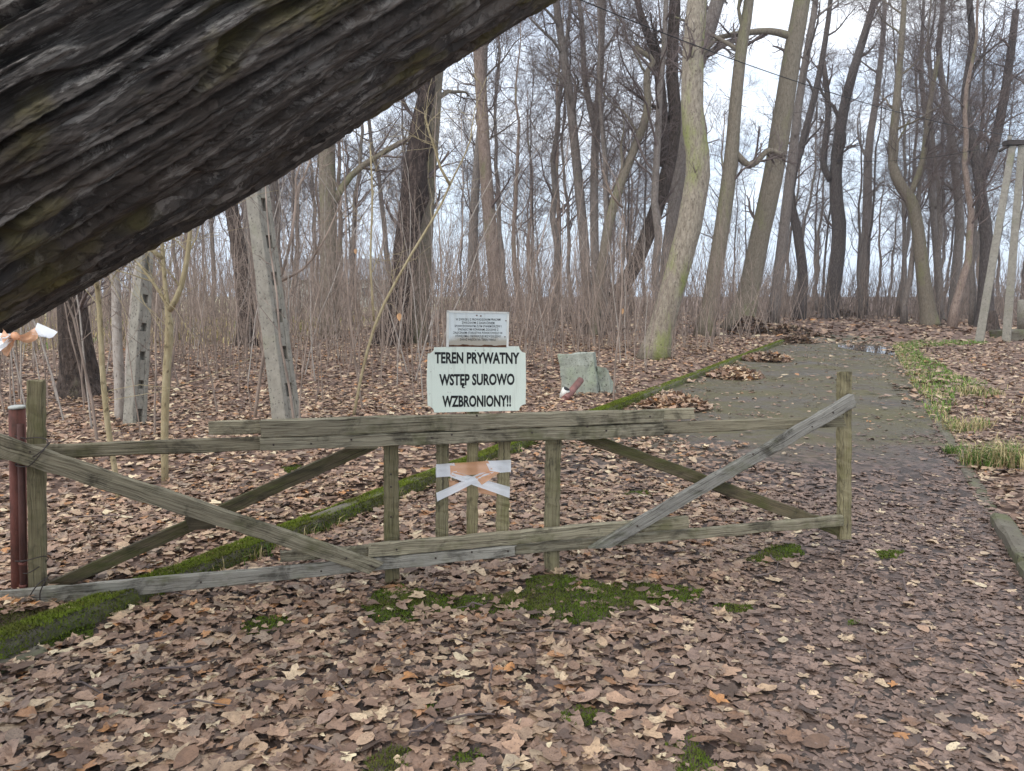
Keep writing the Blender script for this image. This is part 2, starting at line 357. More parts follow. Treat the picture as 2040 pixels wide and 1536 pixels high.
def path_sheet():
    t = np.linspace(-5, 30, 120); wv = np.linspace(0, 1, 26)
    Lp = KA[:2] + KD * t[:, None]
    # the right edge, ragged
    dl = (Lp - RA[:2]) @ RD; Rp = RA[:2] + RD * dl[:, None] + RN * (.10 * (fbm(dl * 1.3, 0, 0, 9) - .5))[:, None]
    XY = Lp[:, None] * (1 - wv[None, :, None]) + Rp[:, None] * wv[None, :, None]
    V = np.concatenate((XY, np.full(XY.shape[:2] + (1,), .006)), -1).reshape(-1, 3)
    nx = len(wv); i = np.arange(len(t) - 1)[:, None] * nx + np.arange(nx - 1)[None]
    q = np.stack((i, i + nx, i + nx + 1, i + 1), -1).reshape(-1, 4)
    M = MB('mossy_wet_asphalt', .5, .5); v = M.coord('Position')
    f = M.noise(v, 60, 4, .7); g = M.noise(v, .75, 5, .6); h = M.noise(v, 7, 5, .65)
    c = M.ramp(f, [(.3, (.05, .039, .029)), (.7, (.125, .10, .073))])
    sx = M.n('ShaderNodeSeparateXYZ'); M.l(M.n('ShaderNodeNewGeometry').outputs['Position'], sx.inputs[0])
    mo = M.ramp(M.math('ADD', g, M.math('MULTIPLY', h, .35)), [(.48, 0.0), (.76, .85)])
    mo = M.math('MULTIPLY', mo, M.ramp(M.math('MULTIPLY', sx.outputs[1], .1), [(.55, 0.0), (.75, 1.0)]))       # moss only on the open stretch
    c = M.mix(mo, c, (.105, .092, .034))
    c = M.mix(M.ramp(M.noise(v, 1.6, 4), [(.52, 0.0), (.68, .6)]), c, (.10, .075, .066))
    near = M.ramp(M.math('ADD', M.math('MULTIPLY', sx.outputs[1], .1), M.math('MULTIPLY', h, .25)), [(.82, 1.0), (1.0, 0.0)])
    vo = M.n('ShaderNodeTexVoronoi'); vo.inputs['Scale'].default_value = 16; M.l(v, vo.inputs['Vector']); sp = M.n('ShaderNodeSeparateColor'); M.l(vo.outputs['Color'], sp.inputs[0])
    c = M.mix(near, c, M.ramp(sp.outputs[0], [(0.0, (.055, .038, .03)), (.4, (.11, .077, .062)), (.8, (.16, .11, .09))], 'CONSTANT'))    # leaf mulch trodden into the surface
    ck = M.n('ShaderNodeTexVoronoi', feature='DISTANCE_TO_EDGE'); ck.inputs['Scale'].default_value = .8; wv2 = M.n('ShaderNodeVectorMath', operation='ADD'); M.l(v, wv2.inputs[0])
    wn = M.n('ShaderNodeTexNoise'); wn.inputs['Scale'].default_value = 3; M.l(v, wn.inputs['Vector']); M.l(wn.outputs['Color'], wv2.inputs[1]); M.l(wv2.outputs[0], ck.inputs['Vector'])
    c = M.mix(M.ramp(ck.outputs['Distance'], [(.0, .7), (.018, 0.0)]), c, (.03, .026, .02))
    c = M.mix(M.ramp(M.noise(v, 130, 2), [(.62, 0.0), (.68, .35)]), c, (.19, .16, .125))
    M.color(c); M.l(M.ramp(g, [(.35, .38), (.6, .75)]), M.b.inputs['Roughness']); M.bump(f, .5, .008)
    return link('path', mesh('path', V, [q], M.m), kind='structure')
path = path_sheet()

# kerbs: stones laid end to end
def kerb(name, A, D, N, t0, t1, top, wid, stone, mat):
    root = link(name, None, kind='structure')
    t = t0; k = 0
    while t < t1:
        ln = (stone or .98) + .04 * random.random()
        c = A[:2] + D * (t + ln / 2) + N * (wid / 2)
        yaw = math.atan2(D[1], D[0]) + random.uniform(-.012, .012)
        tt = top + random.uniform(-.012, .012)
        xs = np.linspace(-ln / 2 + .006, ln / 2 - .006, 7); b = .018
        prof = [(-wid / 2, -.15), (-wid / 2, tt - b), (-wid / 2 + b, tt), (wid / 2 - b, tt), (wid / 2, tt - b), (wid / 2, -.15)]
        V = np.array([[x, p[0], p[1]] for x in xs for p in prof]); V[:, 1:] += RNG.normal(0, .0035, (len(V), 2))
        n = len(prof); i = np.arange(6)[:, None] * n + np.arange(n - 1)[None]
        q = np.stack((i, i + n, i + n + 1, i + 1), -1).reshape(-1, 4)
        me = mesh('kerbstone', V, [q, np.array([range(n)]), np.array([range(6 * n + n - 1, 6 * n - 1, -1)])], mat, smooth=False)
        o = link('kerbstone', me, root, loc=(c[0], c[1], 0)); o.rotation_euler.z = yaw
        t += ln
    return root
kerb('kerb', KA, KD, KN, -4.5, 24.5, .085, .125, None, CONC_MOSS)
kerb('kerb', RA, RD, RN, -2.65, 0, .075, .12, None, CONC_MOSS)
kerb('kerb', RA, RD, RN, .42, 17, .012, .12, None, CONC_MOSS)
kerb('kerb', G(-60, 1372), KD, KN, 0, .2, .04, .12, .30, CONC_MOSS)

# ------------------------------------------------------------------ moss, as cushions of tiny shoots
def shoots(xy, z, ln, wd, lean=.5, rng=RNG):
    n = len(xy); a = rng.uniform(0, 2 * math.pi, n); l = ln * rng.uniform(.5, 1.3, n)
    dx, dy = np.cos(a), np.sin(a)
    base = np.stack((xy[:, 0], xy[:, 1], z), -1)
    side = np.stack((-dy, dx, 0 * a), -1) * (wd * rng.uniform(.7, 1.3, n))[:, None]
    tip = base + np.stack((dx * lean * l, dy * lean * l, l), -1)
    V = np.stack((base - side, base + side, tip), 1).reshape(-1, 3)
    F = np.arange(n * 3).reshape(-1, 3); return V, [F]
def inpoly(x, y, poly):
    poly = np.asarray(poly); r = np.zeros(len(x), bool); j = len(poly) - 1
    for i in range(len(poly)):
        xi, yi = poly[i]; xj, yj = poly[j]
        r ^= ((yi > y) != (yj > y)) & (x < (xj - xi) * (y - yi) / (yj - yi + 1e-12) + xi); j = i
    return r
MOSS_PX = [
    [(715, 1215), (745, 1180), (800, 1168), (880, 1190), (960, 1192), (1040, 1178), (1060, 1150), (1120, 1150), (1200, 1166), (1300, 1170), (1405, 1180), (1385, 1205), (1300, 1218), (1225, 1225), (1165, 1258), (1100, 1242), (1000, 1232), (900, 1226), (820, 1246), (740, 1250)],
    [(475, 1250), (520, 1232), (590, 1240), (560, 1262), (490, 1272)], [(1470, 1118), (1545, 1088), (1600, 1092), (1610, 1112), (1520, 1128)],
    [(1420, 1210), (1500, 1208), (1505, 1225), (1440, 1230)], [(1110, 1425), (1160, 1412), (1230, 1440), (1150, 1462)],
    [(1320, 1485), (1380, 1475), (1450, 1545), (1340, 1560)], [(730, 1525), (790, 1490), (830, 1505), (800, 1560), (720, 1560)],
    [(900, 1512), (950, 1500), (975, 1525), (930, 1550), (895, 1545)], [(845, 1410), (885, 1408), (880, 1430), (850, 1430)],
    [(-60, 1262), (60, 1235), (200, 1250), (180, 1285), (60, 1300), (-60, 1310)], [(1240, 985), (1290, 980), (1300, 992), (1250, 996)],
    [(1690, 1240), (1715, 1238), (1715, 1252), (1690, 1254)], [(560, 955), (600, 948), (606, 960), (570, 966)],
    [(1745, 1105), (1800, 1100), (1790, 1118), (1750, 1118)]]
MOSS_G = [np.array([G(*p)[:2] for p in q]) for q in MOSS_PX]
def moss_patches():
    for k, poly in enumerate(MOSS_G):
        lo, hi = poly.min(0), poly.max(0); area = np.prod(hi - lo)
        n = int(min(42000, area * 34000)); xy = RNG.uniform(lo, hi, (n, 2))
        x, y = xy.T; wob = .08
        ins = inpoly(x + wob * (fbm(x * 6, y * 6, 1, 2) - .5), y + wob * (fbm(x * 6, y * 6, 5, 3) - .5), poly) & (fbm(x * 9, y * 9, 0, 21) + .5 * fbm(x * 30, y * 30, 0, 22) > RNG.uniform(.18, .46, n))
        xy = xy[ins]
        if not len(xy): continue
        cushion = .018 * fbm(xy[:, 0] * 14, xy[:, 1] * 14, 0, 6)
        V, f = shoots(xy, hgt(xy[:, 0], xy[:, 1]) + .004 + cushion, .010, .0026, .9)
        link('moss', mesh('moss', V, f, MOSS, smooth=False), kind='stuff')
moss_patches()
def kerb_moss():
    n = 115000; t = np.concatenate((RNG.uniform(-3, 8, 85000), RNG.uniform(8, 24.3, 30000)))
    c = RNG.uniform(-.035, .165, n); keep = (fbm(t * 1.1, c * 5, 0, 31) > .36) | (fbm(t * 3, c * 8, 0, 32) > .42)
    t, c = t[keep], c[keep]; far = sstep(6, 20, t)
    xy = KA[:2] + KD * t[:, None] + KN * c[:, None]
    prof = np.where(c < 0, .085 + c * 2.2, np.where(c > .125, .085 - (c - .125) * .6, .085)) + .02 * fbm(t * 7, c * 16, 0, 6)
    V, f = shoots(xy, np.maximum(prof, .01), .013, .003, 1.0)
    link('kerb_moss', mesh('kerb_moss', V, f, MOSS_BR, smooth=False), kind='stuff')
kerb_moss()

# ------------------------------------------------------------------ leaves
def leaf_templates():
    T = []
    rg = np.random.default_rng(5)
    for k in range(8):                                   # maple: five lobes, the first three with teeth
        ang, rad = [], []
        lobes = [(-38, .66), (24, .94), (90, 1.05), (156, .94), (218, .66)]
        for i, (a, r) in enumerate(lobes):
            if k < 3: ang += [a - 20, a - 9, a, a + 9, a + 20]; rad += [r * .76, r * .80, r, r * .80, r * .76]
            else: ang += [a - 13, a, a + 13]; rad += [r * .82, r, r * .82]
            if i < 4: b = (a + lobes[i + 1][0]) / 2; ang.append(b); rad.append(.57)
        ang.append(270); rad.append(.2)
        ang = np.radians(np.array(ang) + rg.normal(0, 3, len(ang))); rad = np.array(rad) * rg.uniform(.84, 1.12, len(rad))
        rad = rad * np.where(rg.random(len(rad)) < .12, .7, 1)       # nibbled and torn edges
        if k > 5: rad[:len(rad) // 3] *= .5
        p = np.stack((np.cos(ang) * rad, np.sin(ang) * rad), -1)
        V = np.vstack(((0, 0), p)); n = len(p)
        f = np.array([(0, 1 + i, 1 + (i + 1) % n) for i in range(n)])
        x, y = V.T; c1, c2, ph = rg.uniform(.05, .55), rg.uniform(-.3, .45), rg.uniform(0, 6)
        z = c1 * x * x + c2 * y * y * .7 + .13 * np.sin(4.5 * x + ph) * np.cos(4 * y + ph) + rg.normal(0, .05, len(x))
        T.append((np.stack((x, y, z), -1) * .5, f))
    for k in range(4):                                   # oval, folded or rolled
        n = 9; a = np.linspace(0, 2 * math.pi, n, endpoint=False)
        p = np.stack((np.cos(a) * .48 * (1 - .25 * np.sin(a)), np.sin(a) * .8), -1) * rg.uniform(.8, 1.15, (n, 1))
        V = np.vstack(((0, 0), p)); f = np.array([(0, 1 + i, 1 + (i + 1) % n) for i in range(n)])
        x, y = V.T; c1, c2 = rg.uniform(.5, 2.0), rg.uniform(-.4, .5)
        z = c1 * x * x + c2 * y * y + rg.normal(0, .03, len(x)); T.append((np.stack((x, y, z), -1) * .5, f))
    far = []
    for k in range(5):                                   # coarse ones for the distance
        a = np.radians([90, 150, 215, 270, 325, 30]); r = np.array((1, .62, .9, .4, .9, .62)) * rg.uniform(.75, 1.2, 6)
        V = np.stack((np.cos(a) * r, np.sin(a) * r, rg.normal(0, .16, 6)), -1) * .5
        far.append((V, np.array([(0, 1, 5), (1, 2, 3), (1, 3, 5), (3, 4, 5)])))
    return T, far
LT, LF = leaf_templates()
def place_leaves(name, x, y, z, size, tilt, col, temps, probs=None, parent=None):
    n = len(x); pick = RNG.choice(len(temps), n, p=probs); yaw = RNG.uniform(0, 2 * math.pi, n)
    ta, tb = RNG.uniform(0, 2 * math.pi, n), np.abs(RNG.normal(0, 1, n)) * tilt
    flip = np.where(RNG.random(n) < .35, -1.0, 1.0)
    Vs, Fs, Cs, off = [], [], [], 0
    for k, (tv, tf) in enumerate(temps):
        i = np.where(pick == k)[0]
        if not len(i): continue
        m = len(i); c, s = np.cos(yaw[i]), np.sin(yaw[i])
        v = np.broadcast_to(tv, (m,) + tv.shape) * size[i][:, None, None]
        v = v * np.stack((np.ones(m), RNG.uniform(.8, 1.15, m), flip[i] * RNG.uniform(.2, 1.25, m) ** 1.3), -1)[:, None, :]
        X = v[..., 0] * c[:, None] - v[..., 1] * s[:, None]; Y = v[..., 0] * s[:, None] + v[..., 1] * c[:, None]; Z = v[..., 2]
        # tilt about a random level axis
        ca, sa, ct, st = np.cos(ta[i])[:, None], np.sin(ta[i])[:, None], np.cos(tb[i])[:, None], np.sin(tb[i])[:, None]
        d = X * ca + Y * sa; e = -X * sa + Y * ca; d2 = d * ct - Z * st; Z2 = d * st + Z * ct
        X, Y = d2 * ca - e * sa, d2 * sa + e * ca
        V = np.stack((X + x[i][:, None], Y + y[i][:, None], Z2 + z[i][:, None]), -1)
        gnd = hgt(V[:, 0, 0], V[:, 0, 1])[:, None] + .004
        V[..., 2] = np.where(V[..., 2] < gnd, gnd + .15 * (gnd - V[..., 2]) % .01, V[..., 2])
        Vs.append(V.reshape(-1, 3)); Cs.append(np.repeat(col[i], tv.shape[0], 0))
        Fs.append((tf[None] + (np.arange(m) * tv.shape[0])[:, None, None]).reshape(-1, 3) + off); off += m * tv.shape[0]
    me = mesh(name, np.concatenate(Vs), [np.concatenate(Fs)], LEAF, True, np.concatenate(Cs))
    return link(name, me, parent, kind='stuff')
# where the asphalt lies bare
BARE = np.array([G(*p)[:2] for p in [(1215, 868), (1330, 884), (1440, 905), (1560, 926), (1700, 950), (1870, 925), (1885, 890), (1845, 830), (1800, 745), (1770, 690), (1600, 683), (1540, 690), (1440, 735), (1330, 785)]])
WET = np.array([G(*p)[:2] for p in [(1500, 1240), (1700, 985), (1880, 900), (2060, 1130), (2600, 1700), (1800, 1750), (1650, 1500)]])
def sample_fan(d0, d1, n, ha=R(41)):
    d = np.sqrt(RNG.uniform(d0 * d0, d1 * d1, n)); a = RNG.uniform(-ha, ha, n); return np.sin(a) * d, np.cos(a) * d
def litter(name, d0, d1, n, smin, smax, temps, probs, tilt, layer):
    x, y = sample_fan(d0, d1, n)
    keep = np.ones(n, bool); u = RNG.random(n)
    wob = .35; xb, yb = x + wob * (fbm(x * 1.7, y * 1.7, 2, 41) - .5), y + wob * 1.6 * (fbm(x * 1.7, y * 1.7, 9, 42) - .5)
    bare = inpoly(xb, yb, BARE).astype(int) + inpoly(x + 1.3 * (fbm(x * 1.1, y * 1.1, 5, 45) - .5), y + 2.2 * (fbm(x * 1.1, y * 1.1, 7, 46) - .5), BARE)
    keep &= ~((bare == 2) & (u > .045)) & ~((bare == 1) & (u > .25 + .5 * (fbm(x * 3, y * 3, 1, 47) > .5)))
    for p in MOSS_G: keep &= ~(inpoly(x + .12 * (fbm(x * 5, y * 5, 1, 48) - .5), y + .2 * (fbm(x * 5, y * 5, 2, 49) - .5), p) & (u > .035 + .16 * (fbm(x * 5, y * 5, 3, 50) > .56)))
    keep &= ~((np.abs(left_of_kerb(x, y) - .06) < .10) & (u > .16 + .6 * (fbm(x * 2.2, y * 2.2, 0, 55) > .53)) & (y < 27))
    wet = inpoly(x + .5 * (fbm(x, y, 3, 43) - .5), y, WET).astype(float)
    sr = right_of_path(x, y); pr = sstep(-2.2, -.6, sr) * (sr < .1) * (y < 9.5); wet = np.maximum(wet, .8 * pr)
    x, y, wet = x[keep], y[keep], wet[keep]; n = len(x)
    pick = RNG.choice(len(LEAF_COLS), n, p=LEAF_P); col = LEAF_COLS[pick] * RNG.uniform(.8, 1.2, (n, 1))
    front = .34 * sstep(.2, -.5, left_of_kerb(x, y)) + .12 * sstep(.2, -.4, right_of_path(x, y)) * 0; damp = np.clip(wet + front + .7 * (fbm(x * .8, y * .8, 0, 61) - .5), 0, 1)[:, None]
    isbright = (pick == 10) | (pick == 6); damp = damp * np.where(isbright & (RNG.random(n) < .5), .3, 1)[:, None]
    wcol = np.array((.205, .140, .108)) * RNG.uniform(.55, 1.4, (n, 1))
    col = col * (1 - damp) + wcol * damp
    size = (smin + (smax - smin) * RNG.random(n) ** 1.2) * (1 - .22 * wet)
    flat = 1 - .80 * wet
    z = hgt(x, y) + .008 + layer * RNG.random(n) ** 1.5 * flat
    return place_leaves(name, x, y, z, size, tilt * flat, col, temps, probs)
PN = np.array([.7] * 3 + [1.1] * 3 + [1.3] * 2 + [.9] * 4); PN /= PN.sum()
litter('leaf_litter', 1.3, 6.5, 26500, .03, .14, LT, PN, .15, .03)
litter('leaf_litter', 1.3, 6.5, 17000, .015, .06, LF, None, .25, .035)
litter('leaf_litter', 6.5, 13, 27000, .06, .14, LT[3:], None, .20, .04)
litter('leaf_litter', 13, 28, 36000, .09, .18, LF, None, .22, .05)
litter('leaf_litter', 28, 62, 16000, .22, .42, LF, None, .3, .06)

def debris():
    x, y = sample_fan(5, 30, 42000, R(38)); k = inpoly(x, y, BARE) & (fbm(x * .9, y * .9, 0, 85) + .25 * np.abs(right_of_path(x, y) + 2) * .5 > RNG.uniform(.35, .9, 42000)); x, y = x[k], y[k]; n = len(x)
    place_leaves('path_debris', x, y, np.full(n, .012), RNG.uniform(.02, .07, n) * (.6 + y / 30), np.full(n, .1), LEAF_COLS[RNG.choice(len(LEAF_COLS), n, p=LEAF_P)] * RNG.uniform(.45, 1.0, (n, 1)), LF)
debris()

# the largest leaves of the foreground, one by one
def single_leaves():
    mes = []
    for k, (tv, tf) in enumerate(LT):
        mes.append(mesh('leaf', tv, [tf], LEAF1))
    k = 0; tries = 0
    while k < 230 and tries < 3000:
        tries += 1
        u, v = random.uniform(-20, 2060), 1536 - 480 * random.random() ** 1.5
        g = G(u, v); x, y = g[0], g[1]
        if any(inpoly(np.array([x]), np.array([y]), p)[0] for p in MOSS_G) and random.random() > .15: continue
        if abs(float(left_of_kerb(x, y)) - .06) < .11: continue
        wet = inpoly(np.array([x]), np.array([y]), WET)[0]
        o = link('leaf', random.choices(mes, PN)[0], ground)
        s = random.uniform(.05, .10) if wet else random.uniform(.085, .15)
        t = .07 if wet else .16
        o.location = (x, y, float(hgt(x, y)) + random.uniform(.022, .04) * (.5 if wet else 1)); o.scale = (s, s * random.uniform(.85, 1.1), s * random.uniform(.25, .9))
        o.rotation_euler = (random.gauss(0, t), random.gauss(0, t), random.uniform(0, 6.28)); k += 1
single_leaves()

def twigs_on_ground():
    pts = []
    for k in range(260):
        d = random.uniform(1.6, 20) ; a = random.uniform(-.68, .68); x, y = d * math.sin(a), d * math.cos(a)
        l = random.uniform(.08, .32); b = random.uniform(0, 6.28); q = np.zeros((4, 3)); q[:, 0] = x + np.cos(b) * l * np.linspace(0, 1, 4) + RNG.normal(0, .012, 4)
        q[:, 1] = y + np.sin(b) * l * np.linspace(0, 1, 4) + RNG.normal(0, .012, 4); q[:, 2] = hgt(q[:, 0], q[:, 1]) + .035 + RNG.uniform(-.01, .02, 4); pts.append(q)
    V, f = tubes(np.array(pts), np.tile(np.array((.005, .0045, .0035, .002)), (len(pts), 1)), 5)
    link('fallen_twigs', mesh('fallen_twigs', V, f, TWIG), kind='stuff')
twigs_on_ground()

# swept-up piles of leaves along the left side of the path
def pile(u, v, wpx, h, label, dark):
    g = G(u, v); Y = g[1]; r = px(wpx, Y) / 2
    o = thing('leaf_pile', label, 'leaf pile', (g[0], g[1], 0), 'leaf piles along the path')
    n = 14; ra = np.linspace(0, 1, 6); a = np.linspace(0, 2 * math.pi, n, endpoint=False)
    V = [(0, 0, h * .85)]
    for q in ra[1:]:
        for t in a: V.append((math.cos(t) * r * q, math.sin(t) * r * 1.1 * q, h * .85 * (1 - q * q) * random.uniform(.8, 1.1) - (.02 if q == 1 else 0)))
    f3 = np.array([(0, 1 + i, 1 + (i + 1) % n) for i in range(n)])
    f4 = np.array([(1 + k * n + i, 1 + (k + 1) * n + i, 1 + (k + 1) * n + (i + 1) % n, 1 + k * n + (i + 1) % n) for k in range(4) for i in range(n)])
    c0 = np.tile(np.array((.12, .08, .06)), (len(V), 1))
    link('mound', mesh('mound', np.array(V), [f3, f4], LEAF, True, c0), o)
    m = 520; q = np.sqrt(RNG.random(m)) * 1.12; t = RNG.uniform(0, 6.28, m)
    x, y = np.cos(t) * r * q, np.sin(t) * r * 1.1 * q; z = h * .85 * np.clip(1 - q * q, 0, 1) + RNG.uniform(0, .05, m) + .01
    col = LEAF_COLS[RNG.choice(len(LEAF_COLS), m, p=LEAF_P)] * (dark * RNG.uniform(.8, 1.2, (m, 1)))
    tmp = place_leaves('leaf_layer', x + g[0], y + g[1], z, RNG.uniform(.12, .2, m) * (1 + Y / 60), np.full(m, .6), col, LF)
    tmp.parent = o; tmp.matrix_parent_inverse = Matrix.Translation((-g[0], -g[1], 0))
pile(1462, 752, 92, .16, 'low loose heap of pale leaves on the bare asphalt beside the mossy kerb', 1.0)
pile(1345, 812, 120, .12, 'flat heap of leaves on the path just behind the top rail of the barrier', .95)
pile(1525, 718, 90, .14, 'thin brown spread of leaves on the path at the far end of the kerb', .7)
pile(1490, 668, 75, .8, 'tall dark brown heap of wet leaves at the foot of the leaning trunks', .42)
pile(1568, 668, 110, .42, 'long dark heap of leaves across the end of the kerb', .5)
pile(1590, 683, 60, .2, 'small dark heap of leaves where the bare asphalt ends', .5)
pile(1682, 632, 46, .55, 'farthest dark heap of leaves beside the thick black trunk', .4)

# puddle
def puddle():
    c = G(1752, 697); n = 26; a = np.linspace(0, 2 * math.pi, n, endpoint=False)
    V = [(c[0], c[1], .011)]
    for t in a:
        q = 1 + .35 * (vnoise(math.cos(t) * 2 + 4, math.sin(t) * 2, 0, 3) - .5); V.append((c[0] + math.cos(t) * .75 * q, c[1] + math.sin(t) * 2.2 * q, .011))
    f = np.array([(0, 1 + i, 1 + (i + 1) % n) for i in range(n)])
    M = MB('puddle_water', .03, .8); M.color((.02, .02, .018))
    link('puddle', mesh('puddle', np.array(V), [f], M.m), kind='structure')
puddle()

# ------------------------------------------------------------------ grass on the right verge
def blades(x, y, ln, col, name, wd=.004, lean=.7, **kw):
    n = len(x); a = RNG.uniform(0, 6.28, n); l = ln * RNG.uniform(.5, 1.25, n); dx, dy = np.cos(a), np.sin(a)
    b = np.stack((x, y, hgt(x, y)), -1); s = np.stack((-dy, dx, 0 * a), -1) * (wd * RNG.uniform(.7, 1.3, n))[:, None]
    e = lean * RNG.uniform(.3, 1.3, n)
    m = b + np.stack((dx * l * .35 * e, dy * l * .35 * e, l * .6), -1); t = b + np.stack((dx * l * e, dy * l * e, l * (1 - .35 * e)), -1)
    V = np.stack((b - s, b + s, m + s * .8, m - s * .8, t), 1).reshape(-1, 3); k = (np.arange(n) * 5)[:, None]
    me = mesh(name, V, [k + np.array([[0, 1, 2, 3]]), k + np.array([[3, 2, 4]])], GRASS, False, np.repeat(col, 5, 0))
    return me
GREEN, STRAW = np.array((.10, .17, .03)), np.array((.42, .34, .17))
def gcol(n, straw): 
    k = RNG.random((n, 1)) < straw; return np.where(k, STRAW, GREEN) * RNG.uniform(.65, 1.35, (n, 1))
def verge():
    poly = np.array([G(*p)[:2] for p in [(1775, 705), (1782, 684), (1960, 684), (1960, 692), (1830, 700), (1880, 740), (1950, 775), (1930, 790), (1880, 800), (1905, 850), (1850, 850)]])
    lo, hi = poly.min(0), poly.max(0); xy = RNG.uniform(lo, hi, (90000, 2)); x, y = xy.T
    k = inpoly(x + .3 * (fbm(x, y, 0, 71) - .5), y + .9 * (fbm(x, y, 4, 72) - .5), poly) & (fbm(x * 1.5, y * 1.5, 0, 73) + .3 * fbm(x * 7, y * 7, 0, 74) > RNG.uniform(.34, .60, 90000)) & (right_of_path(x, y) > -.02)
    x, y = x[k], y[k]; straw = np.clip(.55 - 1.1 * right_of_path(x, y), .08, .7)
    kk = RNG.random(len(x)) < straw; col = np.where(kk[:, None], STRAW, GREEN * 1.35) * RNG.uniform(.65, 1.35, (len(x), 1))
    link('grass', blades(x, y, .10, col, 'grass', .0045, 1.1), kind='stuff')
    # thin dead grass among the leaves of the right bank
    x = RNG.uniform(4, 16, 9000); y = RNG.uniform(4, 24, 9000); sr = right_of_path(x, y)
    k = (sr > .05) & (RNG.random(9000) < .15 + .5 * np.exp(-sr * 1.6)) & (fbm(x * .8, y * .8, 0, 75) > .47); x, y = x[k], y[k]
    link('dead_grass', blades(x, y, .16, gcol(len(x), .75), 'dead_grass', .005, 1.1), kind='stuff')
    # straw of the clearing on the far left
    x = RNG.uniform(-34, -8, 16000); y = RNG.uniform(14, 45, 16000); k = (-.06 * x + .05 * y + .8 * fbm(x * .35, y * .35, 0, 77) > 2.1); x, y = x[k], y[k]
    link('straw_grass', blades(x, y, .38, gcol(len(x), .88), 'straw_grass', .02, .8), kind='stuff')
    n = 700; t = RNG.uniform(-3, 4, n); x, y = (KA[:2] + KD * t[:, None] + KN * RNG.uniform(-.08, .02, n)[:, None]).T
    k = fbm(t * 2.5, 0, 0, 79) > .56; link('kerb_grass', blades(x[k], y[k], .10, gcol(k.sum(), .5), 'kerb_grass', .0035), kind='stuff')
verge()
def tuft(u, v, r, ln, n, straw, label):
    g = G(u, v); o = thing('grass_tuft', label, 'grass tuft', (g[0], g[1], float(hgt(g[0], g[1]))), 'grass tufts on the right bank')
    q = np.sqrt(RNG.random(n)) * r; t = RNG.uniform(0, 6.28, n); x, y = g[0] + np.cos(t) * q, g[1] + np.sin(t) * q
    me = blades(x, y, ln, gcol(n, straw), 'grass_blades', .0042, 1.1); c = link('grass_blades', me, o, kind='stuff')
    c.matrix_parent_inverse = Matrix.Translation((-g[0], -g[1], -float(hgt(g[0], g[1]))))
tuft(1975, 930, .26, .24, 420, .45, 'large yellow and green grass tuft hanging over the right kerb')
tuft(2040, 945, .28, .25, 380, .7, 'straw coloured grass tuft at the right edge of the picture')
tuft(1895, 905, .07, .12, 90, .1, 'small bright green grass tuft at the foot of the right kerb')
tuft(1925, 860, .25, .17, 220, .75, 'low straw grass tuft among leaves behind the large yellow tuft')
tuft(1955, 800, .3, .18, 200, .6, 'sparse grass tuft among leaves on the upper right bank')

# ------------------------------------------------------------------ trees
def grow(pp, pr, nc, t0, t1, a0, a1, l0, l1, rf, K, wig, trop, rg, rmin=.004, jitter=True):
    """children of parents pp (N,K0,3), pr (N,K0): returns pts (N*nc,K,3), rad"""
    N, K0 = pp.shape[:2]; M = N * nc
    i = np.repeat(np.arange(N), nc); t = np.tile((np.arange(nc) + .5) / nc, N) + rg.uniform(-.5, .5, M) / nc
    t = t0 + (t1 - t0) * np.clip(t, 0, 1); f = t * (K0 - 1); k = np.minimum(f.astype(int), K0 - 2); f = (f - k)[:, None]
    b = pp[i, k] * (1 - f) + pp[i, k + 1] * f; r = pr[i, k] * (1 - f[:, 0]) + pr[i, k + 1] * f[:, 0]
    tg = pp[i, k + 1] - pp[i, k]; tg /= np.linalg.norm(tg, axis=1, keepdims=True) + 1e-9
    q = rg.normal(size=(M, 3)); q -= (q * tg).sum(1, keepdims=True) * tg; q /= np.linalg.norm(q, axis=1, keepdims=True) + 1e-9
    a = rg.uniform(a0, a1, M)[:, None]; d = tg * np.cos(a) + q * np.sin(a)
    ln = rg.uniform(l0, l1, M) * (1.15 - .55 * t); st = (ln / (K - 1))[:, None]
    pts = [b]; 
    for j in range(K - 1):
        pts.append(pts[-1] + d * st); d = d + rg.normal(size=(M, 3)) * wig; d[:, 2] += trop; d /= np.linalg.norm(d, axis=1, keepdims=True)
    r0 = np.maximum(np.minimum(r * rf * rg.uniform(.8, 1.1, M), r * .9), rmin)
    rad = r0[:, None] * np.linspace(1, .32, K)[None]; return np.stack(pts, 1), np.maximum(rad, rmin * .6)
def trunk_mesh(pts, rad, sides, rg, rough=.06):
    V, f = tube1(pts, rad, sides)
    K = len(pts); c = np.repeat(pts, sides, 0); d = V - c; r = np.linalg.norm(d, axis=1, keepdims=True)
    n = fbm(V[:, 0] * 5, V[:, 1] * 5, V[:, 2] * 1.2, int(rg.integers(99)))[:, None] - .5
    return c + d * (1 + 2 * rough * n), f
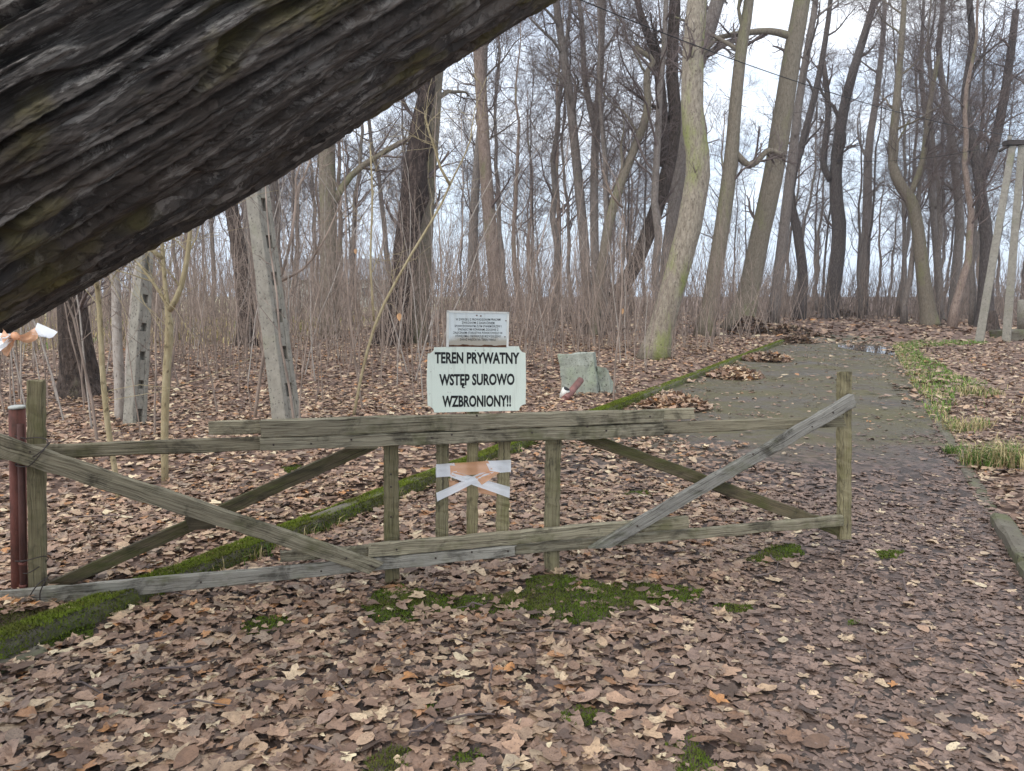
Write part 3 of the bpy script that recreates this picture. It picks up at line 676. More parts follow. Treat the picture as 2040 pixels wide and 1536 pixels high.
def tree(name, label, cat, trunk_pts, trunk_rad, mat, rg, group=None, limbs=(), nl=8, lt=(.4, 1), ll=(2.2, 4.2), dens=(7, 6, 3), rough=.09, twig=TWIG, rmin=.0075, sides=14, limb_parts=True, sub=None):
    base = np.array(trunk_pts[0]); o = thing(name, label, cat, base, group)
    pts = np.asarray(trunk_pts) - base
    V, f = trunk_mesh(pts, trunk_rad, sides, rg, rough); link('trunk', mesh('trunk', V, f, mat), o)
    L1 = []
    for lp, lr in limbs: L1.append((np.asarray(lp) - base, np.asarray(lr)))
    if nl:
        a, b = grow(pts[None], np.asarray(trunk_rad)[None], nl, lt[0], lt[1], R(25), R(62), ll[0], ll[1], .42, 9, .16, .07, rg, .02)
        L1 += [(a[i], b[i]) for i in range(nl)]
    tw = []
    for lp, lr in L1:
        if limb_parts:
            V, f = tube1(lp, lr, 7); link('limb', mesh('limb', V, f, mat), o)
        else: tw.append(tubes(lp[None], lr[None], 6))
    if dens and L1:
        lp = np.stack([catmull(p, 9) for p, _ in L1]); lr = np.stack([np.interp(np.linspace(0, 1, 9), np.linspace(0, 1, len(r)), r) for _, r in L1])
        lp = np.concatenate((lp, catmull(pts, 9)[None] )); lr = np.concatenate((lr, np.interp(np.linspace(0, 1, 9), np.linspace(0, 1, len(trunk_rad)), trunk_rad)[None] * .5))
        a2, b2 = grow(lp, lr, dens[0], .25, 1, R(25), R(65), ll[0] * .35, ll[1] * .5, .5, 6, .2, .06, rg, rmin * 1.5)
        a3, b3 = grow(a2, b2, dens[1], .2, 1, R(25), R(65), .5, 1.3, .55, 4, .22, .05, rg, rmin)
        tw += [tubes(a2, b2, 4), tubes(a3, b3, 3)]
        if dens[2]:
            a4, b4 = grow(a3, b3, dens[2], .25, 1, R(25), R(60), .25, .6, .7, 3, .2, .05, rg, rmin * .8); tw.append(tubes(a4, b4, 3))
    if tw:
        V, f = join(tw); link('crown', mesh('crown', V, f, twig), o)
    return o
def from_px(pxs, Y, vb, top=9.0, topr=.25, n=22, flare=1.35, lean=None):
    """trace of a trunk in the photograph (u, v, width), set at its own distance, carried on above the frame"""
    p = [P(u, v, Y) for u, v, _ in pxs]; r = [px(w_, Y) / 2 * (.76 if Y > 19.5 else .95) for *_, w_ in pxs]
    b = p[0].copy(); zg = float(hgt(b[0], b[1])) - .08
    if b[2] > zg + .05:
        d = p[0] - p[1]; d = d / max(.2, -d[2]) if d[2] < 0 else np.array((0, 0, -1.))
        d[:2] = np.clip(d[:2], -.5, .5)
        p.insert(0, p[0] + d * (b[2] - zg)); r.insert(0, r[0] * 1.05)
    else: p[0][2] = zg
    if top:
        d = p[-1] - p[-2]; d /= np.linalg.norm(d); d = d + np.array((0, 0, .7)); d /= np.linalg.norm(d)
        for k in (1, 2, 3):
            p.append(p[-1] + d * top / 3 + np.append(RNG.normal(0, .12, 2), 0)); r.append(r[-1] * (topr ** (1 / 3)))
    pts = catmull(p, n); rr = np.interp(np.linspace(0, 1, n), np.linspace(0, 1, len(r)), r)
    z = pts[:, 2] - pts[0, 2]; rr = rr * (1 + (flare - 1) * np.exp(-z / .35)); return pts, rr
def limb_px(pxs, Y, n=10):
    p = [P(u, v, Y + dy) for u, v, _, dy in [(q + (0,))[:4] for q in pxs]]; r = [px(q[2], Y) / 2 for q in pxs]
    return catmull(p, n), np.interp(np.linspace(0, 1, n), np.linspace(0, 1, len(r)), r)
def Yof(v): return float(G(1020, v)[1])
seed = 100
def hero(label, pxs, vb, mat, limbs=(), **kw):
    global seed; seed += 1; Y = kw.pop('Y', None) or Yof(vb)
    topk = {k: kw.pop(k) for k in ('top', 'topr', 'flare') if k in kw}
    pts, rr = from_px(pxs, Y, vb, **topk)
    return tree('bare_tree', label, 'tree', pts, rr, mat, np.random.default_rng(seed), 'bare trees of the wood', [limb_px(l, Y) for l in limbs], **kw)

hero('pale beige leaning tree with green moss down one side, beside the mossy kerb', [(1300, 722, 56), (1318, 650, 50), (1348, 545, 50), (1376, 435, 50), (1391, 330, 48), (1381, 240, 44), (1380, 120, 42), (1389, 0, 38)], 722, BARK_BEIGE, nl=6, lt=(.7, 1), flare=1.32, rough=.10, sides=20)
hero('dark trunk leaning right out of the thicket behind the pale beige tree', [(1170, 665, 50), (1215, 605, 40), (1262, 535, 38), (1300, 440, 38), (1330, 340, 34), (1345, 240, 32), (1338, 130, 30), (1345, 0, 28)], 668, BARK_DARK, limbs=[[(1325, 330, 22), (1318, 200, 20), (1305, 110, 18), (1280, 40, 14), (1262, -30, 10)]], nl=7, lt=(.5, 1))
hero('thin mossy stem curving up right with a broken orange stub on top', [(1185, 640, 26), (1200, 520, 24), (1225, 400, 24), (1262, 300, 22), (1290, 220, 20), (1288, 150, 17), (1300, 120, 15), (1262, 94, 10)], 672, BARK_OLIVE, nl=4, lt=(.4, .9), top=0, flare=1.1)
hero('straight dark trunk close behind the pale beige tree', [(1322, 610, 38), (1335, 480, 36), (1352, 350, 34), (1370, 200, 36), (1405, 80, 38), (1430, 0, 34)], 652, BARK_GREY, limbs=[[(1370, 220, 16), (1390, 130, 14), (1440, 90, 12), (1475, 78, 10)]], nl=8, lt=(.4, 1))
hero('slim twin stemmed tree, the left stem of the fork, above the signs', [(1172, 640, 26), (1163, 480, 26), (1150, 340, 24), (1136, 200, 22), (1120, 90, 20), (1108, 0, 18)], 664, BARK_GREY, nl=9, lt=(.35, 1))
hero('slim upright tree just right of the twin stems above the signs', [(1190, 640, 24), (1184, 450, 22), (1186, 280, 20), (1196, 140, 18), (1200, 0, 15)], 664, BARK_GREY, limbs=[[(1186, 260, 14), (1165, 160, 12), (1160, 60, 10), (1150, -20, 8)]], nl=9, lt=(.35, 1))
hero('tall pinkish brown trunk standing behind the upper sign', [(992, 655, 38), (985, 540, 36), (972, 400, 33), (962, 250, 30), (954, 110, 28), (945, -20, 26)], 668, BARK_PINK, nl=8, lt=(.45, 1))
hero('slender dark tree just left of the tall pinkish trunk', [(936, 650, 22), (942, 480, 24), (950, 330, 20), (962, 200, 16), (968, 60, 12)], 664, BARK_GREY, nl=8, lt=(.35, 1))
hero('thick dark tree with torn blackish bark, broken off under the fallen trunk', [(772, 694, 74), (784, 640, 58), (800, 560, 56), (808, 500, 66), (814, 440, 54), (826, 390, 68), (828, 330, 56), (838, 285, 62), (836, 240, 44), (852, 180, 40), (850, 120, 34)], 694, BARK_TORN, nl=5, lt=(.6, 1), rough=.30, sides=24)
hero('grey trunk with green moss at its foot, grown against the torn dark tree', [(828, 690, 56), (836, 600, 48), (844, 480, 44), (852, 360, 42), (862, 240, 38), (872, 120, 34)], 690, BARK_OLIVE, nl=6, lt=(.5, 1), sides=18)
hero('straight olive trunk midway between the leaning concrete post and the torn tree', [(658, 690, 50), (656, 590, 46), (655, 460, 44), (652, 340, 42), (650, 220, 40), (648, 80, 36)], 680, BARK_OLIVE, limbs=[[(655, 420, 16), (700, 350, 13), (770, 300, 11), (830, 270, 9)]], nl=7, lt=(.5, 1))
hero('dark ridged trunk just left of the leaning concrete post', [(492, 705, 46), (487, 600, 42), (476, 500, 38), (462, 420, 34), (450, 300, 30)], 700, BARK_DARK, nl=6, lt=(.5, 1))
hero('narrow dark trunk seen beside the top of the leaning concrete post', [(505, 680, 26), (498, 560, 26), (492, 430, 25), (488, 280, 22)], 670, BARK_GREY, nl=7, lt=(.45, 1))
hero('broad dark trunk with mossy roots behind the left gate post', [(165, 802, 84), (158, 740, 66), (148, 650, 58), (138, 540, 54), (130, 400, 48)], 802, BARK_DARK, nl=5, lt=(.6, 1), flare=1.5, rough=.14, sides=22)
hero('olive grey trunk leaning slightly, left of the thickest path side trunk', [(1402, 672, 46), (1416, 590, 40), (1436, 470, 38), (1455, 330, 36), (1466, 200, 30), (1478, 90, 28), (1492, 0, 24)], 672, BARK_OLIVE, limbs=[[(1457, 296, 14), (1495, 330, 13), (1530, 300, 11), (1560, 310, 9)]], nl=8, lt=(.5, 1))
hero('thickest smooth trunk beside the path, leaning to the right', [(1468, 662, 74), (1490, 590, 56), (1512, 480, 50), (1538, 360, 50), (1558, 240, 48), (1578, 110, 44), (1598, 0, 40)], 662, BARK_OLIVE, limbs=[[(1588, 78, 16), (1555, 66, 14), (1520, 62, 12), (1470, 68, 11), (1425, 78, 9), (1398, 115, 7)]], nl=8, lt=(.6, 1), sides=18)
hero('slim dark tree leaning right behind the thickest path side trunk', [(1538, 650, 30), (1552, 540, 28), (1565, 430, 26), (1578, 320, 24), (1592, 200, 20), (1612, 80, 17), (1625, 0, 14)], 648, BARK_GREY, nl=9, lt=(.35, 1))
hero('short forked dark trunk in the gap before the black tree', [(1590, 645, 30), (1600, 560, 26), (1590, 470, 24), (1575, 380, 20), (1600, 280, 18), (1630, 160, 15), (1650, 40, 12)], 642, BARK_BLACK, nl=8, lt=(.35, 1))
hero('thick black trunk standing at the bend of the path', [(1652, 636, 38), (1662, 560, 36), (1672, 460, 36), (1664, 370, 30), (1672, 270, 28), (1692, 170, 23), (1722, 70, 19), (1742, 0, 16)], 636, BARK_BLACK, limbs=[[(1655, 360, 14), (1640, 320, 12), (1650, 220, 11), (1640, 120, 9)]], nl=10, lt=(.35, 1), sides=16)
hero('grey trunk rising beyond the end of the path, right of the black tree', [(1715, 620, 28), (1722, 520, 25), (1728, 420, 23), (1730, 300, 20), (1748, 180, 15), (1760, 60, 12)], 628, BARK_GREY, nl=10, lt=(.35, 1))
hero('crooked tree with a sharp elbow, on the right beyond the puddle', [(1850, 628, 40), (1838, 540, 32), (1826, 440, 30), (1812, 395, 30), (1788, 360, 26), (1777, 310, 22), (1784, 230, 20), (1792, 130, 16), (1800, 30, 13)], 628, BARK_OLIVE, limbs=[[(1810, 397, 12), (1838, 320, 11), (1850, 220, 10), (1870, 110, 8)]], nl=10, lt=(.45, 1), Y=38)
hero('leafless tree forking in a wide V beside the concrete pole frame', [(1962, 640, 42), (1964, 560, 34), (1966, 470, 30), (1955, 400, 28), (1952, 360, 26), (1935, 270, 22), (1922, 190, 20), (1938, 90, 17), (1930, 0, 14)], 634, BARK_BLACK, limbs=[[(1952, 360, 22), (1978, 300, 19), (1996, 220, 17), (2012, 120, 15), (2024, 20, 12)]], nl=9, lt=(.5, 1), Y=36)
hero('slim grey tree between the crooked tree and the V forked tree', [(1896, 630, 24), (1905, 540, 24), (1912, 440, 22), (1902, 330, 20), (1888, 220, 17), (1870, 110, 14), (1880, 0, 11)], 630, BARK_GREY, nl=10, lt=(.35, 1), Y=42)
hero('pair of the slim grey tree, standing close on its left', [(1872, 630, 20), (1868, 520, 20), (1858, 400, 18), (1850, 280, 15), (1835, 150, 12)], 630, BARK_GREY, nl=10, lt=(.3, 1), Y=46)

# trees deeper in the wood: six grown, the rest copied
def copy_tree(o):
    c = o.copy(); COL.objects.link(c)
    for ch in o.children:
        d = ch.copy(); COL.objects.link(d); d.parent = c
    return c
MARKS = [(20, 'the left gate post'), (165, 'the broad dark trunk with mossy roots'), (268, 'the short grey concrete post'), (335, 'the forked yellowish sapling'), (478, 'the dark ridged trunk'), (560, 'the leaning concrete post'), (655, 'the straight olive trunk'), (810, 'the torn dark tree'), (950, 'the two signs'), (1060, 'the gap right of the signs'), (1165, 'the concrete block'), (1300, 'the pale beige leaning tree'), (1420, 'the olive grey trunk'), (1500, 'the thickest smooth trunk'), (1600, 'the short forked trunk'), (1660, 'the thick black trunk'), (1722, 'the end of the path'), (1800, 'the crooked elbow tree'), (1900, 'the slim grey pair'), (1960, 'the V forked tree'), (2030, 'the concrete power pole')]
def near_mark(x, y):
    u = CX + x / y * F_PX; return min(MARKS, key=lambda m: abs(m[0] - u))[1], u
def side_of(x, y):
    m, u = near_mark(x, y); mu = [k for k, n in MARKS if n == m][0]
    return ('left of ' if u < mu - 22 else 'right of ' if u > mu + 22 else 'behind ') + m
DEEP = ['tall thin grey tree deep in the wood behind the thicket left of the path', 'thin leafless tree deep in the wood beyond the end of the path', 'thin leafless tree far back on the right, beyond the grass']
def deep_wood():
    prot = []
    for k in range(4):
        rg = np.random.default_rng(500 + k); h = rg.uniform(15, 19); n = 16; z = np.linspace(0, h, n)
        wob = np.cumsum(rg.normal(0, .10, (n, 2)), 0); pts = np.column_stack((wob[:, 0], wob[:, 1], z)); pts[0, :2] = 0
        r = .145 * rg.uniform(.75, 1.25) * np.linspace(1, .12, n) ** .9 * (1 + .4 * np.exp(-z / .4))
        t = tree('bare_tree', DEEP[0], 'tree', pts, r, (BARK_GREY, BARK_BLACK, BARK_PINK)[k % 3], rg, 'thin trees deep in the wood', nl=14, lt=(.25, 1), ll=(2.4, 5.0), dens=(8, 7, 4), limb_parts=False, rmin=.0062, sides=8, rough=.04)
        prot.append(t)
    spots = []; rr = random.Random(3); tries = 0
    while len(spots) < 124 and tries < 9000:
        tries += 1
        Y = 27 + 60 * rr.random() ** 1.0; u = rr.uniform(-250, 2290); x = (u - CX) / F_PX * Y
        sl, sr = float(left_of_kerb(x, Y)), float(right_of_path(x, Y))
        if Y < 48 and not (sl > 1.5 or (sr > 1 and Y > 33)): continue
        if x < -.32 * Y and Y < 40 and rr.random() < .5: continue
        if any((x - a) ** 2 + (Y - b) ** 2 < (.9 + Y * .02) ** 2 for a, b in spots): continue
        spots.append((x, Y))
    for i, (x, Y) in enumerate(spots):
        o = prot[i] if i < len(prot) else copy_tree(prot[rr.randrange(len(prot))])
        o.location = (x, Y, float(hgt(x, Y)) - .1); s = rr.uniform(.8, 1.2)
        o.scale = (s * rr.uniform(.9, 1.15),) * 2 + (s,); o.rotation_euler = (rr.gauss(0, .03), rr.gauss(0, .03), rr.uniform(0, 6.28))
        o['label'] = f"{('nearer', 'farther', 'farthest')[0 if Y < 45 else 1 if Y < 66 else 2]} {'stout' if s > 1.0 else 'slim'} tree deep in the wood, {side_of(x, Y)}"; o['group'] = 'trees deep in the wood'
deep_wood()

# ------------------------------------------------------------------ the thicket of saplings
def stems(x, y, h, r, rg, K=6, lean=.10, ntw=4, tl=(.3, .9), sides=4, trop=.06, nsub=2):
    n = len(x); b = np.stack((x, y, hgt(x, y) - .03), -1); d = np.stack((rg.normal(0, lean, n), rg.normal(0, lean, n), np.ones(n)), -1)
    st = (h / (K - 1))[:, None]; p = [b]
    for k in range(K - 1): p.append(p[-1] + d * st); d = d + rg.normal(0, .075, (n, 3)) * (1, 1, .2)
    p = np.stack(p, 1); rad = r[:, None] * np.linspace(1, .28, K)[None]; out_ = [tubes(p, rad, sides)]
    if ntw:
        a, c = grow(p, rad, ntw, .3, 1, R(22), R(60), tl[0], tl[1], .55, 4, .14, trop, rg, .0028); out_.append(tubes(a, c, 3))
        if nsub:
            a2, c2 = grow(a, c, nsub, .3, 1, R(25), R(55), tl[0] * .4, tl[1] * .5, .7, 3, .14, trop, rg, .0022); out_.append(tubes(a2, c2, 3))
    return out_
def thicket():
    rg = np.random.default_rng(77)
    # countable ones: eleven grown, copied
    prot = []
    for k in range(11):
        h = rg.uniform(2.6, 4.6); r = rg.uniform(.008, .017)
        parts = stems(np.array([0.]), np.array([-500.]), np.array([h]), np.array([r]), rg, 8, .06, 9, (.35, 1.1), 6)
        V, f = parts[0]; V[:, 1] += 500; V[:, 2] -= V[0, 2]; o = thing('sapling', 'x', 'sapling')
        link('stem', mesh('stem', V, f, SAPL if k % 4 else SAPL_G), o)
        z0 = float(hgt(0., -500.)) - .03
        V, f = join(parts[1:]); V[:, 1] += 500; V[:, 2] -= z0; link('twigs', mesh('twigs', V, f, SAPL if k % 2 else TWIG_L), o); prot.append(o)
    zones = [((-60, 300), (7.5, 17), 70, 'thin brown sapling in the thicket left of the leaning concrete post', 'saplings left of the leaning concrete post'),
             ((300, 640), (7.5, 20), 62, 'thin brown sapling in the thicket round the leaning concrete post', 'saplings round the leaning concrete post'),
             ((640, 900), (10, 22), 62, 'thin brown sapling between the concrete post and the signs', 'saplings between the concrete post and the signs'),
             ((900, 1290), (13.5, 26), 66, 'thin brown sapling in the thicket behind the signs and the concrete block', 'saplings behind the signs')]
    i = 0; rr = random.Random(9)
    for (u0, u1), (y0, y1), n, lab, grp in zones:
        for k in range(n):
            Y = y0 + (y1 - y0) * rr.random() ** .8; u = rr.uniform(u0, u1); x = (u - CX) / F_PX * Y
            if left_of_kerb(x, Y) < .7: continue
            o = prot[i] if i < len(prot) else copy_tree(prot[rr.randrange(len(prot))]); i += 1
            o.location = (x, Y, float(hgt(x, Y)) - .02); s = rr.uniform(.7, 1.15); o.scale = (s, s, s); o.rotation_euler = (rr.gauss(0, .06), rr.gauss(0, .06), rr.uniform(0, 6.28))
            o['label'] = f"{'tall' if s > .93 else 'short'} thin {'nearer' if Y < (y0 + y1) / 2 else 'farther'} brown sapling {side_of(x, Y)}"; o['group'] = 'saplings of the thicket'
    def field(n, y0, y1, ulo, uhi, test, h, r, ntw, name, mat, tl, nsub=2):
        y = y0 + (y1 - y0) * rg.random(n); x = (rg.uniform(ulo, uhi, n) - CX) / F_PX * y; k = test(x, y) & (fbm(x * .5, y * .5, 0, 91) > rg.uniform(.25, .6, n)); x, y = x[k], y[k]
        n = len(x); s = stems(x, y, rg.uniform(h[0], h[1], n), rg.uniform(r[0], r[1], n), rg, 6, .21, ntw, tl, 3, .03, nsub)
        V, f = join(s); link(name, mesh(name, V, f, mat), kind='stuff')
    lft = lambda x, y: left_of_kerb(x, y) > 1.0
    field(900, 13, 24, -120, 1500, lft, (1.0, 3.6), (.006, .013), 5, 'undergrowth', SAPL, (.3, .9))
    field(2900, 21, 46, -150, 1640, lft, (1.4, 4.2), (.010, .019), 4, 'undergrowth', SAPL, (.5, 1.5), 1)
    field(2600, 38, 64, 1450, 2250, lambda x, y: (y > 46) | (right_of_path(x, y) > 1.5) | (left_of_kerb(x, y) > 1.5), (1.4, 4.0), (.014, .026), 4, 'undergrowth', SAPL, (.6, 1.5), 0)
    field(1900, 46, 84, -150, 2350, lambda x, y: y > 0, (2.5, 8), (.022, .034), 4, 'undergrowth', TWIG_L, (.8, 1.8), 0)
thicket()

DRYLEAF = mat_plain('dry_orange_leaf', (.52, .30, .15), .6)
def young(label, pxs, vb, mat, limbs=(), dens=None, nl=3, cat='sapling', rmin=.003, leaves=()):
    global seed; seed += 1; Y = Yof(vb); pts, rr = from_px(pxs, Y, vb, top=1.2, flare=1.1, n=18)
    o = tree('sapling', label, cat, pts, rr, mat, np.random.default_rng(seed), 'young stems near the left gate post', [limb_px(l, Y, 8) for l in limbs], nl=nl, lt=(.5, .95), ll=(.5, 1.1), dens=dens, rough=.03, twig=mat, rmin=rmin, sides=9)
    for u, v, w_ in leaves:                                # a curled dead leaf still hanging on its twig
        c = P(u, v, Y); a = pts[np.argmin(np.linalg.norm(pts - c, axis=1))]; tv, tf = LT[9]; base = pts[0]; sz = px(w_, Y)
        V, f = tube1(catmull([a - base, (a + c) / 2 - base + (0, 0, .06), c - base], 8), .0022, 5); link('leaf_twig', mesh('leaf_twig', V, f, mat), o)
        q = tv[:, [0, 2, 1]] * sz * 1.3; q[:, 2] *= -1; link('dry_leaf', mesh('dry_leaf', q + (c - base) - (0, 0, sz * .4), [tf], DRYLEAF), o)
    return o
young('yellowish sapling that forks into three, behind the left part of the barrier', [(329, 980, 14), (328, 860, 15), (332, 740, 16), (338, 655, 17), (332, 600, 9), (325, 520, 8), (322, 480, 7)], 985, SAPL_Y, limbs=[[(338, 618, 13), (358, 580, 11), (372, 520, 10), (380, 450, 8), (384, 380, 6)], [(336, 612, 8), (310, 570, 6), (276, 525, 4)]], dens=(5, 3, 0))
young('thin bare yellowish sapling left of the forked one', [(240, 1010, 12), (228, 930, 11), (214, 840, 12), (203, 720, 11), (196, 590, 10)], 1015, SAPL_Y, dens=(3, 3, 0))
young('stout smooth grey young stem beside the pierced concrete post', [(240, 845, 22), (238, 760, 21), (232, 640, 19), (230, 560, 18)], 846, SAPL_G, dens=(3, 3, 0))
young('slim pale stem touching the stout grey stem on its right', [(256, 846, 14), (256, 740, 14), (262, 640, 13), (272, 540, 12)], 848, SAPL_G, dens=(3, 3, 0))
young('long thin sapling slanting right, below the torn dark tree', [(702, 835, 6), (722, 740, 6), (750, 640, 6), (800, 540, 5.5), (872, 420, 5), (900, 360, 4)], 842, SAPL_Y, limbs=[[(745, 640, 5), (738, 520, 4), (742, 400, 4), (738, 300, 3)]], dens=(5, 4, 0), nl=1, leaves=[(708, 497, 10), (795, 626, 15)])
young('reddish thin sapling crossing in front of the leaning concrete post', [(505, 850, 7), (520, 740, 7), (545, 600, 7), (575, 500, 6), (590, 400, 5), (592, 340, 4)], 852, SAPL, limbs=[[(560, 560, 6), (610, 530, 5), (650, 470, 4), (680, 400, 3)]], dens=(4, 4, 0))

young('very thin upright sapling with one dry orange leaf, right of the signs', [(1222, 800, 4), (1226, 720, 4), (1234, 650, 4), (1240, 560, 3), (1236, 480, 3)], 806, SAPL, dens=(3, 3, 0), nl=1, leaves=[(1240, 616, 11)])

# ------------------------------------------------------------------ the great leaning trunk close to the camera
def great_trunk():
    A, B = P(-223, 262, 2.25), P(935, -270, 2.95)
    ax = B - A; Ln = np.linalg.norm(ax); ax /= Ln
    base = A - ax * (A[2] + .25) / ax[2]; s_base = -np.linalg.norm(A - base)
    e1 = np.cross(ax, (0, 1, 0)); e1 /= np.linalg.norm(e1); e2 = np.cross(ax, e1)      # e2 faces away or toward the camera
    s = np.concatenate((np.linspace(s_base, -.6, 14)[:-1], np.linspace(-.6, 2.7, 330), np.linspace(2.7, 6.5, 12)[1:]))
    # angles crowd on the side that faces the camera
    mid = A + ax * .9; tocam = np.array((0, 0, CAM_H)) - mid; th0 = math.atan2(tocam @ e2, tocam @ e1)
    q = np.linspace(-1, 1, 540, endpoint=False); th = th0 + math.pi * (.40 * q + .60 * np.sign(q) * np.abs(q) ** 3)
    S, T = np.meshgrid(s, th, indexing='ij')
    rad = np.interp(s, [s_base, s_base + 1.2, -1, 0, .7, Ln, 3.5, 6.5], [.95, .78, .66, .615, .605, .53, .47, .36])
    RR = np.repeat(rad[:, None], len(th), 1)
    cx, cy = np.cos(T), np.sin(T)
    tw = T + .10 * S                                                             # the grain winds a little
    cx2, cy2 = np.cos(tw), np.sin(tw)
    w1 = .35 * (fbm(cx2 * 3, cy2 * 3, S * 1.2, 4) - .5)
    ph = tw * 54 / (2 * math.pi) + 3.0 * fbm(cx2 * 3.2, cy2 * 3.2, S * .8, 4, 3) + .8 * (vnoise(cx2 * 11, cy2 * 11, S * 3.2, 3) - .5)
    tri = np.abs(ph % 1 - .5) * 2                                                # ridges run lengthwise, wander and merge
    n2 = vnoise(cx2 * 19 + w1 * 3, cy2 * 19, S * 1.6, 2) - .5
    n3 = fbm(cx2 * 34, cy2 * 34, S * 7, 9, 3) - .5
    nb = .045 * (fbm(cx2 * 26, cy2 * 26, S * 9, 19, 2) - .5)                     # ragged edges of the plates
    wdt = .50 + .34 * (vnoise(cx2 * 6, cy2 * 6, S * 2.2, 23) - .5); fur = sstep(wdt, wdt + .17, tri + 3 * nb); fur2 = 1 - sstep(.04, .09, np.abs(n2) + nb)
    fl = fbm(cx2 * 16 + n3 * .5, cy2 * 16, S * 1.7 + n3 * .6, 12, 3) * 8; flake = np.floor(fl) + sstep(.0, .20, fl % 1)      # flakes with torn edges, layer on layer
    n4 = fbm(cx2 * 90, cy2 * 90, S * 34, 15, 2) - .5; n5 = vnoise(cx2 * 50, cy2 * 50, S * 42, 16) - .5
    crack = 1 - sstep(.0, .09, np.abs(n5))
    calm = .40 + .60 * sstep(-.95, -.25, (cx[..., None] * e1 + cy[..., None] * e2)[..., 2])      # the underside is less deeply cracked
    disp = .004 + calm * (-.075 * fur - .018 * fur2 * (1 - fur)) + .0034 * (flake - 4) - .004 * crack * (1 - fur) + .009 * n3 + .006 * n4 + .02 * (fbm(cx * 1.5, cy * 1.5, S * .8, 14) - .5)
    RR = RR + disp
    V = (A + S[..., None] * ax) + RR[..., None] * (cx[..., None] * e1 + cy[..., None] * e2)
    m, n = S.shape; i = np.arange(m - 1)[:, None] * n; j = np.arange(n)[None]; j2 = (j + 1) % n
    f = np.stack((i + j, i + j2, i + n + j2, i + n + j), -1).reshape(-1, 4)
    M = MB('furrowed_old_bark', .72, .42)
    g = M.coord(attr='grain'); a1 = M.n('ShaderNodeMapping'); a1.inputs['Scale'].default_value = (2.6, 46, 46); M.l(g, a1.inputs[0])
    a2 = M.n('ShaderNodeMapping'); a2.inputs['Scale'].default_value = (2.4, 19, 19); M.l(g, a2.inputs[0])
    a3 = M.n('ShaderNodeMapping'); a3.inputs['Scale'].default_value = (1.2, 2.6, 2.6); M.l(g, a3.inputs[0])
    fi = M.noise(a1.outputs[0], 1.3, 10, .8, .3); pl = M.noise(a2.outputs[0], 1.6, 10, .78, .4); bg_ = M.noise(a3.outputs[0], 1.2, 4)
    c = M.ramp(fi, [(.34, (.018, .015, .013)), (.5, (.072, .060, .051)), (.66, (.17, .148, .128))])
    c = M.mix(M.ramp(pl, [(.535, 0.0), (.56, .85)]), c, (.27, .245, .215))         # pale grey flakes of old bark
    c = M.mix(M.ramp(bg_, [(.46, 0.0), (.60, .65)]), c, (.075, .052, .035))
    gm = M.ramp(M.noise(a3.outputs[0], 2.3, 4, .55), [(.56, 0.0), (.66, .75)]); c = M.mix(gm, c, M.mix(fi, (.05, .042, .012), (.21, .17, .045)))
    a4 = M.n('ShaderNodeMapping'); a4.inputs['Scale'].default_value = (14, 66, 66); M.l(g, a4.inputs[0])
    wob = M.n('ShaderNodeTexNoise'); wob.inputs['Scale'].default_value = .9; wob.inputs['Detail'].default_value = 6; wob.inputs['Roughness'].default_value = .7; M.l(a4.outputs[0], wob.inputs['Vector'])
    av = M.n('ShaderNodeVectorMath', operation='ADD'); M.l(a4.outputs[0], av.inputs[0]); wsc = M.n('ShaderNodeVectorMath', operation='SCALE'); wsc.inputs['Scale'].default_value = 2.6; M.l(wob.outputs['Color'], wsc.inputs[0]); M.l(wsc.outputs[0], av.inputs[1])
    vd = M.n('ShaderNodeTexVoronoi', feature='DISTANCE_TO_EDGE'); vd.inputs['Scale'].default_value = 1; M.l(av.outputs[0], vd.inputs['Vector'])
    vc = M.n('ShaderNodeTexVoronoi'); vc.inputs['Scale'].default_value = 1; M.l(av.outputs[0], vc.inputs['Vector']); sc_ = M.n('ShaderNodeSeparateColor'); M.l(vc.outputs['Color'], sc_.inputs[0])
    c = M.mix(1.0, c, M.ramp(sc_.outputs[0], [(0.0, .78), (1.0, 1.25)]), 'MULTIPLY')           # each scale of bark its own shade
    ed = M.ramp(vd.outputs['Distance'], [(0.0, 0.0), (.07, 1.0)])
    hh = M.math('ADD', M.math('MULTIPLY', ed, .22), M.math('ADD', M.math('MULTIPLY', sc_.outputs[0], .5), M.math('MULTIPLY', fi, 1.3)))
    M.color(c); M.bump(hh, 1.0, .012)
    vec = np.stack((S, tw / 6.2832 * 6, RR * 2), -1); vec[..., 1] = np.cos(tw) * .6; vec[..., 2] = np.sin(tw) * .6
    o = thing('leaning_tree', 'huge dark tree trunk with deep furrowed bark leaning across the top left', 'tree', base)
    me = mesh('trunk', V.reshape(-1, 3) - base, [f], M.m, True, None, vec.reshape(-1, 3)); link('trunk', me, o)
    rg = np.random.default_rng(4); pts = np.stack([A + ax * t - base for t in np.linspace(5.2, 6.5, 4)])
    a, b = grow(pts[None], np.full((1, 4), .35), 5, .2, 1, R(20), R(50), 3, 5, .4, 9, .14, .08, rg, .02)
    for k in range(5): V_, f_ = tube1(a[k], b[k], 8); link('limb', mesh('limb', V_, f_, BARK_DARK), o)
    a2_, b2_ = grow(a, b, 6, .3, 1, R(25), R(60), 1, 2, .5, 6, .2, .05, rg, .01); V_, f_ = tubes(a2_, b2_, 4); link('crown', mesh('crown', V_, f_, TWIG), o)
    return A, ax
TA, TAX = great_trunk()

